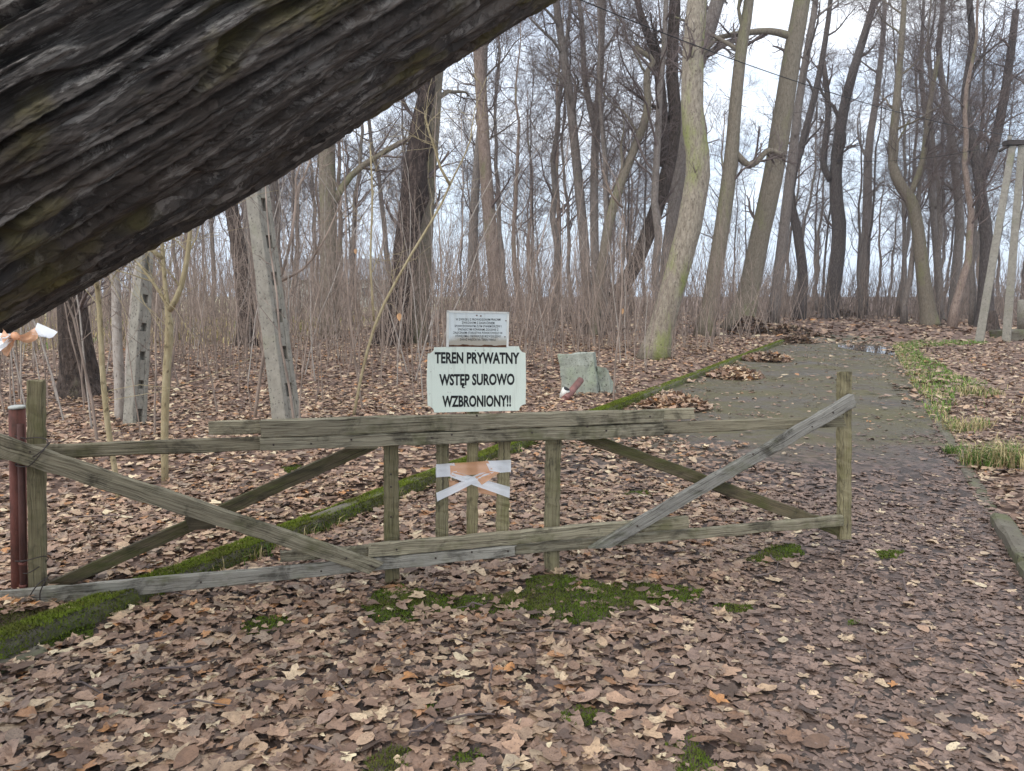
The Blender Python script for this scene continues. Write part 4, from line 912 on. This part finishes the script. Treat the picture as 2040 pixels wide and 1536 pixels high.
# ------------------------------------------------------------------ the wooden barrier
GY0, GY1, GU0, GU1 = 3.75, 4.55, 100, 1650
ga, gb = P(GU0, 900, GY0), P(GU1, 900, GY1)
GDIR = np.array((gb[0] - ga[0], gb[1] - ga[1], 0)); GDIR /= np.linalg.norm(GDIR)
GNRM = np.array((GDIR[1], -GDIR[0], 0)); 
if GNRM[1] > 0: GNRM = -GNRM                                                     # towards the camera
def GP(u, v, off=0.0):
    d = ray(u, v); p0 = ga + GNRM * off; c = np.array((0, 0, CAM_H))
    t = ((p0 - c) @ GNRM) / (d @ GNRM); return c + d * t
def board(name, parent, TL, TR, BR, BL, off, thick, mat, n=34, seed_=0, label=None):
    q = [GP(*p, off) for p in (TL, TR, BR, BL)]
    if np.linalg.norm(q[0] - q[1]) < np.linalg.norm(q[0] - q[3]): q = [q[3], q[0], q[1], q[2]]      # run the grain along the longer side
    rg = np.random.default_rng(seed_ + 900); t = np.linspace(0, 1, n)[:, None]
    top = q[0] * (1 - t) + q[1] * t; bot = q[3] * (1 - t) + q[2] * t
    up = (top - bot); hgt_ = np.linalg.norm(up, axis=1, keepdims=True); up /= hgt_; b = np.minimum(.006, hgt_ * .15)
    bk = -GNRM * thick
    ring = [bot + up * b, top - up * b, top + bk * .18 - up * .0, top + bk * .85, top - up * b + bk, bot + up * b + bk, bot + bk * .85, bot + bk * .18]
    V = np.stack(ring, 1)
    ln = np.linalg.norm(q[1] - q[0]) * t[:, 0]
    wav = rg.normal(0, .0022, (n, 8, 1)); V = V + wav * GNRM + rg.normal(0, .0020, (n, 8, 1)) * up[:, None]
    ax_ = (q[1] - q[0]) / np.linalg.norm(q[1] - q[0]); V[0] += rg.normal(0, .006, (8, 1)) * ax_; V[-1] += rg.normal(0, .006, (8, 1)) * ax_
    sag = (fbm(ln * 2.3, 0, 0, seed_) - .5) * .006; V = V + (sag[:, None] * up)[:, None]
    lng = np.broadcast_to(ln[:, None], (n, 8)); ac = np.broadcast_to(np.array((0, 1, 1, 1, 1, 0, 0, 0.))[None] * hgt_, (n, 8)); dp = np.broadcast_to(np.array((0, 0, .2, .85, 1, 1, .85, .2))[None] * thick, (n, 8))
    vec = np.stack((lng, ac + .02 * dp, dp), -1) + rg.uniform(0, 30, 3)
    i = np.arange(n - 1)[:, None] * 8; j = np.arange(8)[None]; f = np.stack((i + j, i + (j + 1) % 8, i + 8 + (j + 1) % 8, i + 8 + j), -1).reshape(-1, 4)
    caps = np.array([list(range(8))[::-1], [8 * (n - 1) + k for k in range(8)]])
    o_ = np.array(parent.location); me = mesh(name, V.reshape(-1, 3) - o_, [f, caps], mat, False, None, vec.reshape(-1, 3))
    return link(name, me, parent, label)
gate = thing('wooden_barrier', 'weathered wooden barrier of rails and crossed braces closing the path', 'barrier', GP(950, 1190) * (1, 1, 0))
b_ = lambda *a, **k: board(*a, **k)
b_('post', gate, (763, 850), (793, 849), (797, 1206), (768, 1210), -.036, .055, WOOD_G, seed_=1)
b_('post', gate, (1090, 845), (1119, 844), (1115, 1182), (1087, 1184), -.036, .055, WOOD_G, seed_=2)
b_('slat', gate, (870, 850), (894, 850), (893, 1078), (868, 1080), -.036, .03, WOOD_G, seed_=3)
b_('slat', gate, (995, 845), (1018, 845), (1014, 1072), (988, 1074), -.036, .03, WOOD_G, seed_=4)
b_('sign_stake', gate, (935, 640), (955, 640), (952, 1076), (930, 1078), -.036, .028, WOOD_G, seed_=5, label='tall stake that carries both signs')
b_('rail', gate, (-40, 891), (1682, 829), (1682, 851), (-40, 919), 0, .034, WOOD, seed_=6)
b_('rail', gate, (415, 840), (1385, 814), (1385, 836), (415, 868), 0, .034, WOOD, seed_=7)
b_('rail', gate, (520, 838), (1322, 816), (1322, 842), (520, 873), .037, .035, WOOD, seed_=8)
b_('rail', gate, (520, 875), (1322, 843.5), (1322, 869), (520, 899), .037, .035, WOOD, seed_=9)
b_('rail', gate, (-40, 1184), (1026, 1088), (1026, 1109), (-40, 1219), .037, .034, WOOD_B, seed_=10, label='silvery grey bottom rail')
b_('rail', gate, (735, 1084), (1371, 1029), (1371, 1053), (735, 1111), .037, .034, WOOD, seed_=11)
b_('rail', gate, (558, 1101), (800, 1083), (800, 1104), (558, 1121), 0, .034, WOOD, seed_=12)
b_('rail', gate, (1028, 1087), (1682, 1027), (1682, 1048), (1028, 1106), 0, .034, WOOD, seed_=13)
b_('brace', gate, (-40, 854), (764, 1123), (732, 1143), (-40, 900), .075, .036, WOOD, seed_=14)
b_('brace', gate, (84, 1166), (690, 893), (755, 893), (135, 1170), -.09, .034, WOOD_D, seed_=15, label='dark green damp brace')
b_('brace', gate, (1172, 1093), (1698, 785), (1706, 810), (1218, 1092), .075, .036, WOOD_B, seed_=16, label='pale grey brace rising to the right')
b_('brace', gate, (1205, 873), (1690, 1050), (1690, 1076), (1150, 877), -.056, .034, WOOD_D, seed_=17)
b_('spacer_block', gate, (372, 1030), (424, 1032), (424, 1054), (376, 1058), -.036, .05, WOOD_D, n=4, seed_=18)
b_('end_post', gate, (1676, 742), (1699, 742), (1698, 1073), (1676, 1075), -.036, .055, WOOD_G, seed_=19)
b_('hinge_post', gate, (51, 759), (85, 759), (89, 1245), (55, 1247), -.036, .045, WOOD_G, seed_=20, label='tall greenish flat post at the left end')
def nails():
    for u, v, off in [(545, 886, .039), (700, 876, .039), (620, 884, .039), (1208, 858, .039), (1060, 862, .039), (860, 872, .039), (950, 828, .039), (1295, 830, .039), (1170, 850, .039), (900, 866, .039),
                      (790, 1095, .039), (940, 1100, .039), (868, 1112, .039), (400, 1160, .039), (640, 1138, .039), (1012, 1098, .039), (779, 945, -.034), (779, 970, -.034), (779, 1030, -.034), (690, 1112, .077), (740, 1128, .077), (1500, 905, .077), (1270, 1048, .077), (1660, 822, .077), (1618, 850, .077), (60, 900, .077)]:
        p = GP(u, v, off); V, f = tube1([p - GNRM * .004, p + GNRM * .0015], .0056, 8)
        link('nail', mesh('nail', V - np.array(gate.location), f, NAIL, False), gate)
nails()
def pipes():
    o = thing('rusty_pipe_post', 'red rusty iron pipe with a pale cap, hinge post at the left end', 'pipe', GP(36, 1240, -.06) * (1, 1, 0)); b0 = np.array(o.location)
    a, t = GP(40, 1262, -.10), GP(34, 812, -.10); V, f = tube1([a, a * .5 + t * .5, t], .037, 24); link('pipe', mesh('pipe', V - b0, f, RUST), o)
    V, f = tube1([t - (0, 0, .004), t + (0, 0, .006), t + (0, 0, .011)], [.0395, .0395, .03], 24); link('cap', mesh('cap', V - b0, f, mat_plain('pale_cap', (.45, .46, .42), .5)), o)
    a2, t2 = GP(48, 1245, -.045), GP(41, 845, -.045); V, f = tube1([a2, t2], .016, 14); link('rod', mesh('rod', V - b0, f, mat_plain('dark_rusty_rod', (.09, .04, .032), .7)), o)
    for v in (1120, 1165): 
        c = a2 + (t2 - a2) * (1245 - v) / 400; V, f = tube1([c - (0, 0, .008), c + (0, 0, .008)], .0195, 14); link('collar', mesh('collar', V - b0, f, RUST), o)
pipes()
def wire(name, pts, label, r=.0028):
    p = catmull([GP(u, v, off) for u, v, off in pts], 40); b0 = p[0].copy(); V, f = tube1(p - b0, r, 6)
    link(name, mesh(name, V, f, WIRE), None, label, 'wire', 'rusty tie wires round the hinge post', loc=b0)
wire('tie_wire', [(30, 868, -.06), (48, 873, -.02), (80, 872, -.01), (96, 880, .04), (84, 900, .09), (62, 925, .09), (50, 930, .05), (30, 925, -.02), (70, 908, .085), (96, 886, .05), (100, 880, .03)], 'rusty wire lashing the top rail to the hinge post and pipe')
wire('tie_wire', [(30, 1118, -.06), (50, 1117, -.01), (88, 1108, .0), (94, 1116, -.06), (60, 1140, -.01), (40, 1142, -.05)], 'rusty wire round the hinge post halfway up')
wire('tie_wire', [(94, 1150, .0), (75, 1165, .05), (58, 1190, .045), (50, 1214, .045), (55, 1218, .0), (78, 1212, .046), (80, 1180, .046), (92, 1155, .04), (96, 1148, .01)], 'rusty wire lashing the bottom rail to the hinge post')

# barrier tape round the slats
def mat_tape(name, c, alpha):
    M = MB(name, .35, .5); M.color(c); g = M.noise(M.coord('Object', (2, 2, 30)), 3, 3); M.bump(g, .4, .004)
    tr = M.n('ShaderNodeBsdfTransparent'); mxs = M.n('ShaderNodeMixShader'); mxs.inputs[0].default_value = alpha
    tl = M.n('ShaderNodeBsdfTranslucent'); tl.inputs[0].default_value = (*c, 1); m2 = M.n('ShaderNodeMixShader'); m2.inputs[0].default_value = .3
    outn = M.t.nodes['Material Output']; M.l(M.b.outputs[0], m2.inputs[1]); M.l(tl.outputs[0], m2.inputs[2]); M.l(tr.outputs[0], mxs.inputs[1]); M.l(m2.outputs[0], mxs.inputs[2]); M.l(mxs.outputs[0], outn.inputs[0]); return M.m
TAPE_W, TAPE_O = mat_tape('white_plastic_tape', (.93, .95, .97), .93), mat_tape('orange_plastic_tape', (.85, .47, .27), .82)
def ribbon(name, parent, quad, off, mat, fold=.006, gate_pl=True, n=18, m=7):
    TL, TR, BR, BL = [GP(*p, off) if gate_pl else np.array(p) for p in quad]
    t = np.linspace(0, 1, n)[:, None, None]; s = np.linspace(0, 1, m)[None, :, None]
    V = (TL * (1 - t) + TR * t) * (1 - s) + (BL * (1 - t) + BR * t) * s
    k = fold * (fbm(t[..., 0] * 2.5, s[..., 0] * 5, off * 99, 5) - .5) * 2; V = V + k[..., None] * GNRM
    i = np.arange(n - 1)[:, None] * m + np.arange(m - 1)[None]; q = np.stack((i, i + 1, i + m + 1, i + m), -1).reshape(-1, 4)
    return link(name, mesh(name, V.reshape(-1, 3) - np.array(parent.location), [q], mat), parent)
tape = thing('barrier_tape', 'white and orange barrier tape wound round the middle slats of the barrier', 'tape', GP(943, 990, -.03))
ribbon('white_strip', tape, [(869, 925), (905, 922), (912, 948), (869, 951)], -.030, TAPE_W)
ribbon('orange_strip', tape, [(896, 923), (972, 918), (985, 942), (898, 950)], -.0295, TAPE_O)
ribbon('white_strip', tape, [(966, 918), (1018, 916), (1018, 940), (978, 943)], -.029, TAPE_W)
ribbon('white_strip', tape, [(869, 982), (956, 942), (990, 940), (871, 999)], -.026, TAPE_W)
ribbon('orange_strip', tape, [(946, 950), (976, 938), (996, 941), (960, 966)], -.025, TAPE_O)
ribbon('white_strip', tape, [(902, 938), (1016, 970), (1015, 992), (896, 950)], -.028, TAPE_W)
ribbon('white_strip', tape, [(868, 928), (1018, 921), (1018, 938), (868, 948)], -.072, TAPE_W)
ribbon('orange_strip', tape, [(880, 955), (1012, 976), (1012, 992), (880, 970)], -.074, TAPE_O)

# ------------------------------------------------------------------ signs
SOFF = .004
def poly_plate(name, parent, outline, off, thick, mat):
    p = np.array([GP(u, v, off) for u, v in outline]); n = len(p); V = np.vstack((p, p - GNRM * thick)) - np.array(parent.location)
    side = np.array([(i, i + n, (i + 1) % n + n, (i + 1) % n) for i in range(n)])
    return link(name, mesh(name, V, [np.array([range(n)]), np.array([range(2 * n - 1, n - 1, -1)]), side], mat, False), parent)
def mat_sign(name, c, rust):
    M = MB(name, .42, .4); v = M.coord('Object'); f = M.noise(v, 5, 5, .6); g = M.noise(v, 30, 4)
    col = M.mix(M.ramp(f, [(.4, 0.0), (.75, .35)]), c, tuple(x * .86 for x in c))
    if rust:
        z = M.n('ShaderNodeSeparateXYZ'); M.l(v, z.inputs[0]); k = M.math('ADD', M.math('MULTIPLY', z.outputs[2], -14.0), M.math('ADD', M.math('MULTIPLY', f, 1.6), M.math('MULTIPLY', g, .5)))
        col = M.mix(M.ramp(M.math('SUBTRACT', k, rust), [(0.0, 0.0), (.5, .7)]), col, (.34, .26, .15))
    else: col = M.mix(M.ramp(M.noise(v, 55, 2), [(.70, 0.0), (.74, .5)]), col, (.35, .36, .30))
    st2 = M.noise(M.coord('Object', (40, 40, 2.5)), 1, 4, .6); col = M.mix(M.ramp(st2, [(.56, 0.0), (.75, .4)]), col, (.40, .39, .31))   # dirt runs
    M.color(col); M.bump(f, .15, .01); return M.m
def arc(cx, cy, r, a0, a1, n=5): return [(cx + r * math.cos(R(a)), cy + r * math.sin(R(a))) for a in np.linspace(a0, a1, n)]
big = thing('warning_sign', 'large pale sign with notched corners reading TEREN PRYWATNY', 'sign', GP(948, 756, SOFF))
ol = arc(852, 692, 13, 90, 0) + [(900, 691)] + [(1000, 690)] + arc(1047, 690, 13, 180, 90) + [(1048, 760)] + arc(1047, 818, 13, 270, 180) + [(940, 820)] + arc(852, 822, 13, 0, -90) + [(850, 760)]
poly_plate('plate', big, ol[::-1], SOFF, .004, mat_sign('pale_green_white_enamel', (.78, .85, .73), 0))
small = thing('notice_sign', 'small white notice with rusty lower edge above the large sign', 'sign', GP(951, 655, SOFF))
poly_plate('plate', small, [(891, 689), (1012, 691), (1014, 622), (891, 620)], SOFF, .004, mat_sign('stained_white_enamel', (.74, .79, .77), 1.55))
WHITE = mat_plain('white_strip_paint', (.74, .74, .68), .5, .3, .15, 20)
for q in ([(889, 691), (894, 691), (894.5, 620), (890, 620)], [(1009, 692), (1013, 692), (1014.5, 622), (1010.5, 622)], [(890, 622.5), (1014, 625), (1014, 621.5), (890, 618.5)]): poly_plate('frame_strip', small, q, SOFF + .0035, .003, WHITE)
RUSTS = mat_plain('rust_flecks', (.12, .055, .03), .8, .2, .4, 30)
for u, v, r in [(950, 628.5, 1.6), (958, 629.5, 1.7), (892, 654, 1.0), (1011, 656, 1.0), (1008, 639, 1.3), (1006, 671, 1.3), (1011, 683, 1.2), (947, 698, 1.0)]:
    poly_plate('screw', small, [(u + r * math.cos(a), v + r * math.sin(a)) for a in np.linspace(0, 6.28, 7)[:-1][::-1]], SOFF + .002, .002, RUSTS)
rr_ = random.Random(4); edge = [(893 + 115 * k / 24, 687.5 - 2.5 * rr_.random() ** 1.5 + .08 * k) for k in range(25)]
poly_plate('rust_edge', small, [(893, 690.5), (1010, 692)] + edge[::-1], SOFF + .0012, .001, RUSTS)
def letters(parent, text, u0, u1, vtop, vbot, bold, slope=0.0, ogonek=None, nm='letters'):
    c = bpy.data.curves.new('lettering', 'FONT'); c.body = text; c.size = 1; c.offset = bold; c.resolution_u = 3
    tmp = bpy.data.objects.new('tmp', c); COL.objects.link(tmp); bpy.context.view_layer.update()
    me = bpy.data.meshes.new_from_object(tmp.evaluated_get(bpy.context.evaluated_depsgraph_get())); bpy.data.objects.remove(tmp)
    v = np.empty(len(me.vertices) * 3, np.float32); me.vertices.foreach_get('co', v); v = v.reshape(-1, 3)
    tri = []
    me.calc_loop_triangles()
    F = np.array([t.vertices[:] for t in me.loop_triangles])
    x0, x1 = v[:, 0].min(), v[:, 0].max(); cap = .66 + 0 * bold
    y0 = -bold; y1 = cap + bold
    fu = (v[:, 0] - x0) / (x1 - x0); fv = (v[:, 1] - y0) / (y1 - y0)
    lift = .0034
    U = u0 + (u1 - u0) * fu; W = vbot + (vtop - vbot) * fv - slope * fu
    p = np.array([GP(a, b, SOFF + .0012) for a, b in zip(U, W)]) - np.array(parent.location)
    bpy.data.meshes.remove(me)
    link(nm, mesh(nm, p, [F], BLACK, False), parent)
letters(big, 'TEREN PRYWATNY', 866, 1035, 702, 724, .035, -1)
letters(big, 'WSTEP SUROWO', 875, 1025, 746, 768, .035, 1)
letters(big, 'WZBRONIONY!!', 881, 1018, 789, 811, .035, 1)
poly_plate('ogonek', big, [(920, 767), (926, 767), (923.6, 769.5), (923.2, 771.5), (926.5, 771.6), (926.5, 773.2), (921.5, 773.4), (919.6, 771)][::-1], SOFF + .0012, .001, BLACK)
for k, (t, a, b) in enumerate([('W ZWIĄZKU Z PROWADZONYMI PRACAMI', 908, 997), ('ZWIĄZANYMI Z ZAGROŻENIEM', 920, 985), ('SPOWODOWANYM ZŁYM STANEM DRZEW I', 906, 999), ('SPADAJĄCYMI KONARAMI, ZGODNIE Z', 912, 993), ('ZALECENIAMI STAROSTWA POWIATOWEGO W', 903, 1001), ('OŚWIĘCIMIU, OBOWIĄZUJE BEZWZGLĘDNY', 907, 998), ('ZAKAZ WEJŚCIA NA TEREN PARKU.', 916, 988)]):
    letters(small, t, a, b, 634 + k * 6.65, 638.3 + k * 6.65, .006, -.8)

# ------------------------------------------------------------------ tape tied round the great trunk
def trunk_tape():
    K = P(30, 672, 1.72); o = thing('knotted_tape', 'white and orange tape knotted under the leaning trunk at the left edge', 'tape', K)
    def strip(name, a, b, wa, wb, mat, sag=.01):
        a, b = np.array(a), np.array(b); n = 12; t = np.linspace(0, 1, n)[:, None, None]; s = np.linspace(-.5, .5, 6)[None, :, None]
        d = b - a; up = np.cross(d, (0, 1, 0)); up /= np.linalg.norm(up); ww = wa + (wb - wa) * t
        V = a + (b - a) * t + up * s * ww; V[..., 1] += .02 * (fbm(t[..., 0] * 3, s[..., 0] * 4, wa * 50, 3) - .5) + .012 * np.sin(s[..., 0] * 9) * (1 - t[..., 0]); V[..., 2] -= sag * np.sin(t[..., 0] * 3.14)
        i = np.arange(n - 1)[:, None] * 6 + np.arange(5)[None]; q = np.stack((i, i + 1, i + 7, i + 6), -1).reshape(-1, 4)
        link(name, mesh(name, V.reshape(-1, 3) - K, [q], mat), o)
    Y = 1.72
    strip('orange_strip', P(28, 670, Y), P(74, 662, Y), .014, .026, TAPE_O); strip('white_strip', P(68, 664, Y + .005), P(96, 652, Y + .05), .026, .05, TAPE_W)
    strip('white_strip', P(28, 672, Y), P(-60, 660, Y + .02), .014, .05, TAPE_W); strip('orange_strip', P(24, 670, Y - .004), P(4, 664, Y), .012, .024, TAPE_O)
    strip('orange_strip', P(26, 676, Y), P(4, 700, Y + .01), .012, .03, TAPE_O); strip('white_strip', P(22, 676, Y - .006), P(-20, 686, Y), .012, .03, TAPE_W)
    a = np.linspace(0, 2 * math.pi, 9)[:-1]; V, f = tube1([P(25, 666, Y - .01) - K, P(29, 668, Y - .018) - K, P(33, 672, Y - .018) - K, P(37, 674, Y - .01) - K], [.004, .0085, .0085, .004], 10); link('knot', mesh('knot', V, f, TAPE_O), o)
trunk_tape()

# ------------------------------------------------------------------ concrete things
def ladder_pole(name, label, base, top, wid, dep, mat, first, pitch, hole, yaw=35, group=None):
    """tapering concrete pole: a front and a rear flange, a thin web between them and ribs that leave a row of pockets in the side"""
    base, top = np.array(base), np.array(top); ax = top - base; H = np.linalg.norm(ax); ax /= H
    o = thing(name, label, 'concrete pole', base, group)
    s0 = np.cross(ax, (0, 1, 0)); s0 /= np.linalg.norm(s0); s0 = s0 if s0[0] > 0 else -s0; b0 = np.cross(ax, s0); b0 = b0 if b0[1] > 0 else -b0
    cy, sy = math.cos(R(-yaw)), math.sin(R(-yaw)); s = s0 * cy + b0 * sy; b = b0 * cy - s0 * sy        # turned so that its right side shows
    def slab(t0, t1, ds, db, ws, wb, nm, n=14):
        t = np.linspace(t0, t1, n); h = min(ws, wb) * .12
        ring = [(-ws / 2, -wb / 2 + h), (-ws / 2 + h, -wb / 2), (ws / 2 - h, -wb / 2), (ws / 2, -wb / 2 + h), (ws / 2, wb / 2 - h), (ws / 2 - h, wb / 2), (-ws / 2 + h, wb / 2), (-ws / 2, wb / 2 - h)]
        m = 8; V = np.array([ax * tt + (s * (ds + p[0]) + b * (db + p[1])) * (1 - .25 * tt / H) for tt in t for p in ring]) + RNG.normal(0, .0018, (n * m, 3))
        i = np.arange(n - 1)[:, None] * m; j = np.arange(m)[None]; f = np.stack((i + j, i + (j + 1) % m, i + m + (j + 1) % m, i + m + j), -1).reshape(-1, 4)
        link(nm, mesh(nm, V, [f, np.array([range(m)]), np.array([range((n - 1) * m, n * m)])], mat, False), o)
    fd = dep * .30
    slab(-.1, H, 0, -(dep - fd) / 2, wid, fd, 'front_flange'); slab(-.1, H, 0, (dep - fd) / 2, wid, fd, 'rear_flange')
    slab(-.1, H, -wid * .12, 0, wid * .5, dep - 2 * fd + .01, 'web')
    zz = first
    while zz < H - .2:
        slab(zz, min(zz + pitch - hole, H), wid * .28, 0, wid * .40, dep - 2 * fd + .006, 'rib', 2); zz += pitch
    return o
Yp = Yof(858); 
ladder_pole('concrete_pole', 'pale leaning concrete post with openings along one side, at the edge of the thicket', G(574, 858, .05), P(512, 375, Yp) + (P(512, 375, Yp) - G(574, 858, .05)) * .25, px(40, Yp), .24, CONC, .12, .42, .15, 32)
Yq = Yof(846)
ladder_pole('concrete_pole', 'short grey concrete post with round holes among pale stems on the left', G(268, 848, .05), P(288, 500, Yq), px(32, Yq), .19, CONC, .2, .34, .10, 32)
fr0, fr1 = G(1950, 684, .03), G(2004, 684, .03); tp0, tp1 = P(2017, 292, fr0[1] + .1), P(2036, 286, fr1[1] + .1)
ladder_pole('concrete_pole', 'left slanting leg of the concrete A shaped power pole on the right bank', fr0, tp0, .24, .25, CONC, .5, .52, .26, 36, group='legs of the A shaped power pole')
ladder_pole('concrete_pole', 'right steeper leg of the concrete A shaped power pole', fr1, tp1, .24, .25, CONC, .5, .52, .26, 36, group='legs of the A shaped power pole')
def pole_head():
    c = (tp0 + tp1) / 2 + (0, 0, .06); o = thing('pole_head', 'dark steel cross piece on top of the A shaped power pole', 'bracket', c)
    V, f = box((0, 0, 0), .75, .32, .14); link('clamp', mesh('clamp', V, f, WIRE, False), o)
    V, f = tube1([(-.55, 0, -.25), (-.2, 0, -.05), (.4, 0, .06), (.9, 0, .10)], .045, 8); link('arm', mesh('arm', V, f, WIRE), o)
    for x in (-.25, .28): V, f = tube1([(x, 0, .07), (x, 0, .12), (x, 0, .17), (x, 0, .24)], [.05, .075, .05, .07], 10); link('insulator', mesh('insulator', V, f, CONC), o)
    return c
PH = pole_head()
def cable(a, b, sag, label, r=.012):
    t = np.linspace(0, 1, 40)[:, None]; p = a * (1 - t) + b * t; p[:, 2] -= sag * 4 * (t * (1 - t))[:, 0]
    V, f = tube1(p - a, r, 6); link('cable', mesh('cable', V, f, CABLE), None, label, 'cable', 'overhead cables', loc=a)
cable(PH + (0, 0, .2), P(1085, -30, 13.0), .35, 'sagging black cable running from the power pole across the upper trees', .010)
cable(PH + (-.3, 0, 0), P(1560, 300, 34), .5, 'lower thin cable from the power pole behind the trunks', .007)

def rough_block(name, label, pix, vb, dep, mat, cat, seed_, sub=7, amp=.02):
    Y = Yof(vb); o = thing(name, label, cat, G(pix[3][0] * .5 + pix[2][0] * .5, vb))
    TL, TR, BR, BL = [P(u, v, Y) for u, v in pix]; BL[2] = BR[2] = -.03
    n = sub; g = np.linspace(0, 1, n)
    def face(a, b, c, d): 
        s, t = np.meshgrid(g, g, indexing='ij'); s, t = s[..., None], t[..., None]; V = (a * (1 - s) + b * s) * (1 - t) + (d * (1 - s) + c * s) * t
        i = np.arange(n - 1)[:, None] * n + np.arange(n - 1)[None]; return V.reshape(-1, 3), [np.stack((i, i + 1, i + n + 1, i + n), -1).reshape(-1, 4)]
    D = np.array((.075, dep, -.02)); a, b, c, d = TL, TR, BR, BL; A_, B_, C_, D_ = a + D, b + D, c + D, d + D
    V, f = join([face(a, b, c, d), face(B_, A_, D_, C_), face(A_, B_, b, a), face(b, B_, C_, c), face(A_, a, d, D_)])
    q = V * 6; V = V + amp * np.stack([fbm(q[:, 0], q[:, 1], q[:, 2], seed_ + k) - .5 for k in range(3)], -1)
    link('block', mesh('block', V - np.array(o.location), f, mat, False), o); return o
rough_block('concrete_block', 'upright lichen green concrete block with a red pipe stuck in its face', [(1112, 706), (1181, 703), (1194, 799), (1122, 797)], 800, .30, CONC_LICHEN, 'concrete block', 1, 14, .06)
rough_block('concrete_slab', 'rough broken concrete slab leaning on the right side of the lichen green block', [(1188, 730), (1208, 736), (1226, 796), (1196, 800)], 797, .26, CONC_LICHEN, 'concrete slab', 7, 9, .09)
def stuck_pipe():
    Y = Yof(806); a = P(1112, 812, Y - .45); t = P(1153, 762, Y - .02); o = thing('rusty_pipe', 'short pinkish red pipe sticking out of the concrete block toward the ground', 'pipe', a)
    d = t - a; V, f = tube1([a * 0, d * .5, d * 1.1], [.052, .052, .05], 20); link('tube', mesh('tube', V, f, mat_plain('faded_red_pipe', (.22, .105, .088), .6, .35, .3, 9)), o)
    V, f = tube1([d * .28, d * .34], [.057, .057], 20); link('collar', mesh('collar', V, f, RUST), o)
    e = P(1120, 783, Y - .2); c = thing('plastic_cup', 'crumpled white plastic cup lying by the red pipe and concrete block', 'cup', e)
    V, f = tube1([(0, 0, -.07), (.02, -.03, .0), (.05, -.05, .06)], [.035, .045, .055], 14, True); V += RNG.normal(0, .006, V.shape); link('cup_body', mesh('cup_body', V, f, WHITE), c)
    V, f = tube1([(.053, -.053, .062), (.058, -.057, .072)], [.04, .042], 14, True); link('cup_mouth', mesh('cup_mouth', V, f, CABLE), c)
stuck_pipe()
rough_block('mossy_block', 'low mossy green concrete block at the far right edge beside the power pole', [(2012, 660), (2075, 658), (2078, 684), (2012, 684)], 684, 1.2, CONC_MOSS, 'concrete block', 15, 7, .1)
def pale_post():
    Y = 27; V, f = tube1([G(2036, 672) * (1, 1, 0), P(2036, 640, Y), P(2037, 600, Y), P(2037, 597, Y)], [.16, .155, .15, .10], 12); b = V.mean(0) * (1, 1, 0)
    o = thing('bollard', 'pale round concrete post on the mossy block at the far right edge', 'post', b); link('shaft', mesh('shaft', V - b, f, CONC), o)
pale_post()
def stump():
    Y = 29; b = G(1972, 668); pts = [b - (0, 0, .1), b + (0, 0, .2), b + (0, 0, .5), b + (.05, 0, .95)]; V, f = trunk_mesh(catmull(pts, 10), np.interp(np.linspace(0, 1, 10), [0, .4, .75, 1], [.48, .34, .24, .10]), 14, np.random.default_rng(2), .2)
    o = thing('tree_stump', 'ragged brown tree stump between the legs of the concrete power pole', 'stump', b); link('trunk', mesh('trunk', V - b, f, BARK_DARK), o)
stump()

# ------------------------------------------------------------------ far away on the left: a grey roof behind the wood
def house():
    Y = 88; a, b = P(560, 560, Y), P(850, 560, Y); w_ = b[0] - a[0]; c = (a + b) / 2; z1 = P(700, 556, Y)[2]; z2 = P(700, 512, Y)[2]
    o = thing('house', 'long grey roofed house glimpsed far behind the trees on the left', 'house', (c[0], Y, 0))
    V, f = box((0, 4, z1 / 2), w_, 8, z1); link('wall', mesh('wall', V, f, mat_plain('pale_render', (.50, .50, .47), .9), False), o)
    x = w_ / 2 + .4; V = np.array([(-x, -.5, z1 - .1), (x, -.5, z1 - .1), (x, 4, z2), (-x, 4, z2), (x, 8.5, z1 - .1), (-x, 8.5, z1 - .1)])
    link('roof', mesh('roof', V, [np.array([[0, 1, 2, 3], [3, 2, 4, 5]]), np.array([[1, 4, 2], [5, 0, 3]])], mat_plain('grey_roof', (.27, .285, .31), .8), False), o)
    for k in range(6):
        xx = -w_ / 2 + w_ * (k + .5) / 6; V, f = box((xx, -.02, z1 * .55), 1.1, .12, 1.2); fr = link('window', mesh('window', V, f, WHITE, False), o)
        V, f = box((xx, -.09, z1 * .55), .9, .04, 1.0); M = MB('window_glass', .1, .6); M.color((.05, .06, .07)); link('pane', mesh('pane', V, f, M.m, False), fr)
house()

def haze():
    V, f = box((0, 120, 13.5), 900, 640, 31); me = mesh('haze', V, f, None, False)
    m = bpy.data.materials.new('pale_air'); m.use_nodes = True; t = m.node_tree; t.nodes.remove(t.nodes['Principled BSDF'])
    v = t.nodes.new('ShaderNodeVolumePrincipled'); v.inputs['Color'].default_value = (.86, .90, .95, 1); v.inputs['Density'].default_value = .0009; v.inputs['Anisotropy'].default_value = .2
    t.links.new(v.outputs[0], t.nodes['Material Output'].inputs['Volume']); me.materials.append(m); link('haze', me, kind='stuff')
haze()
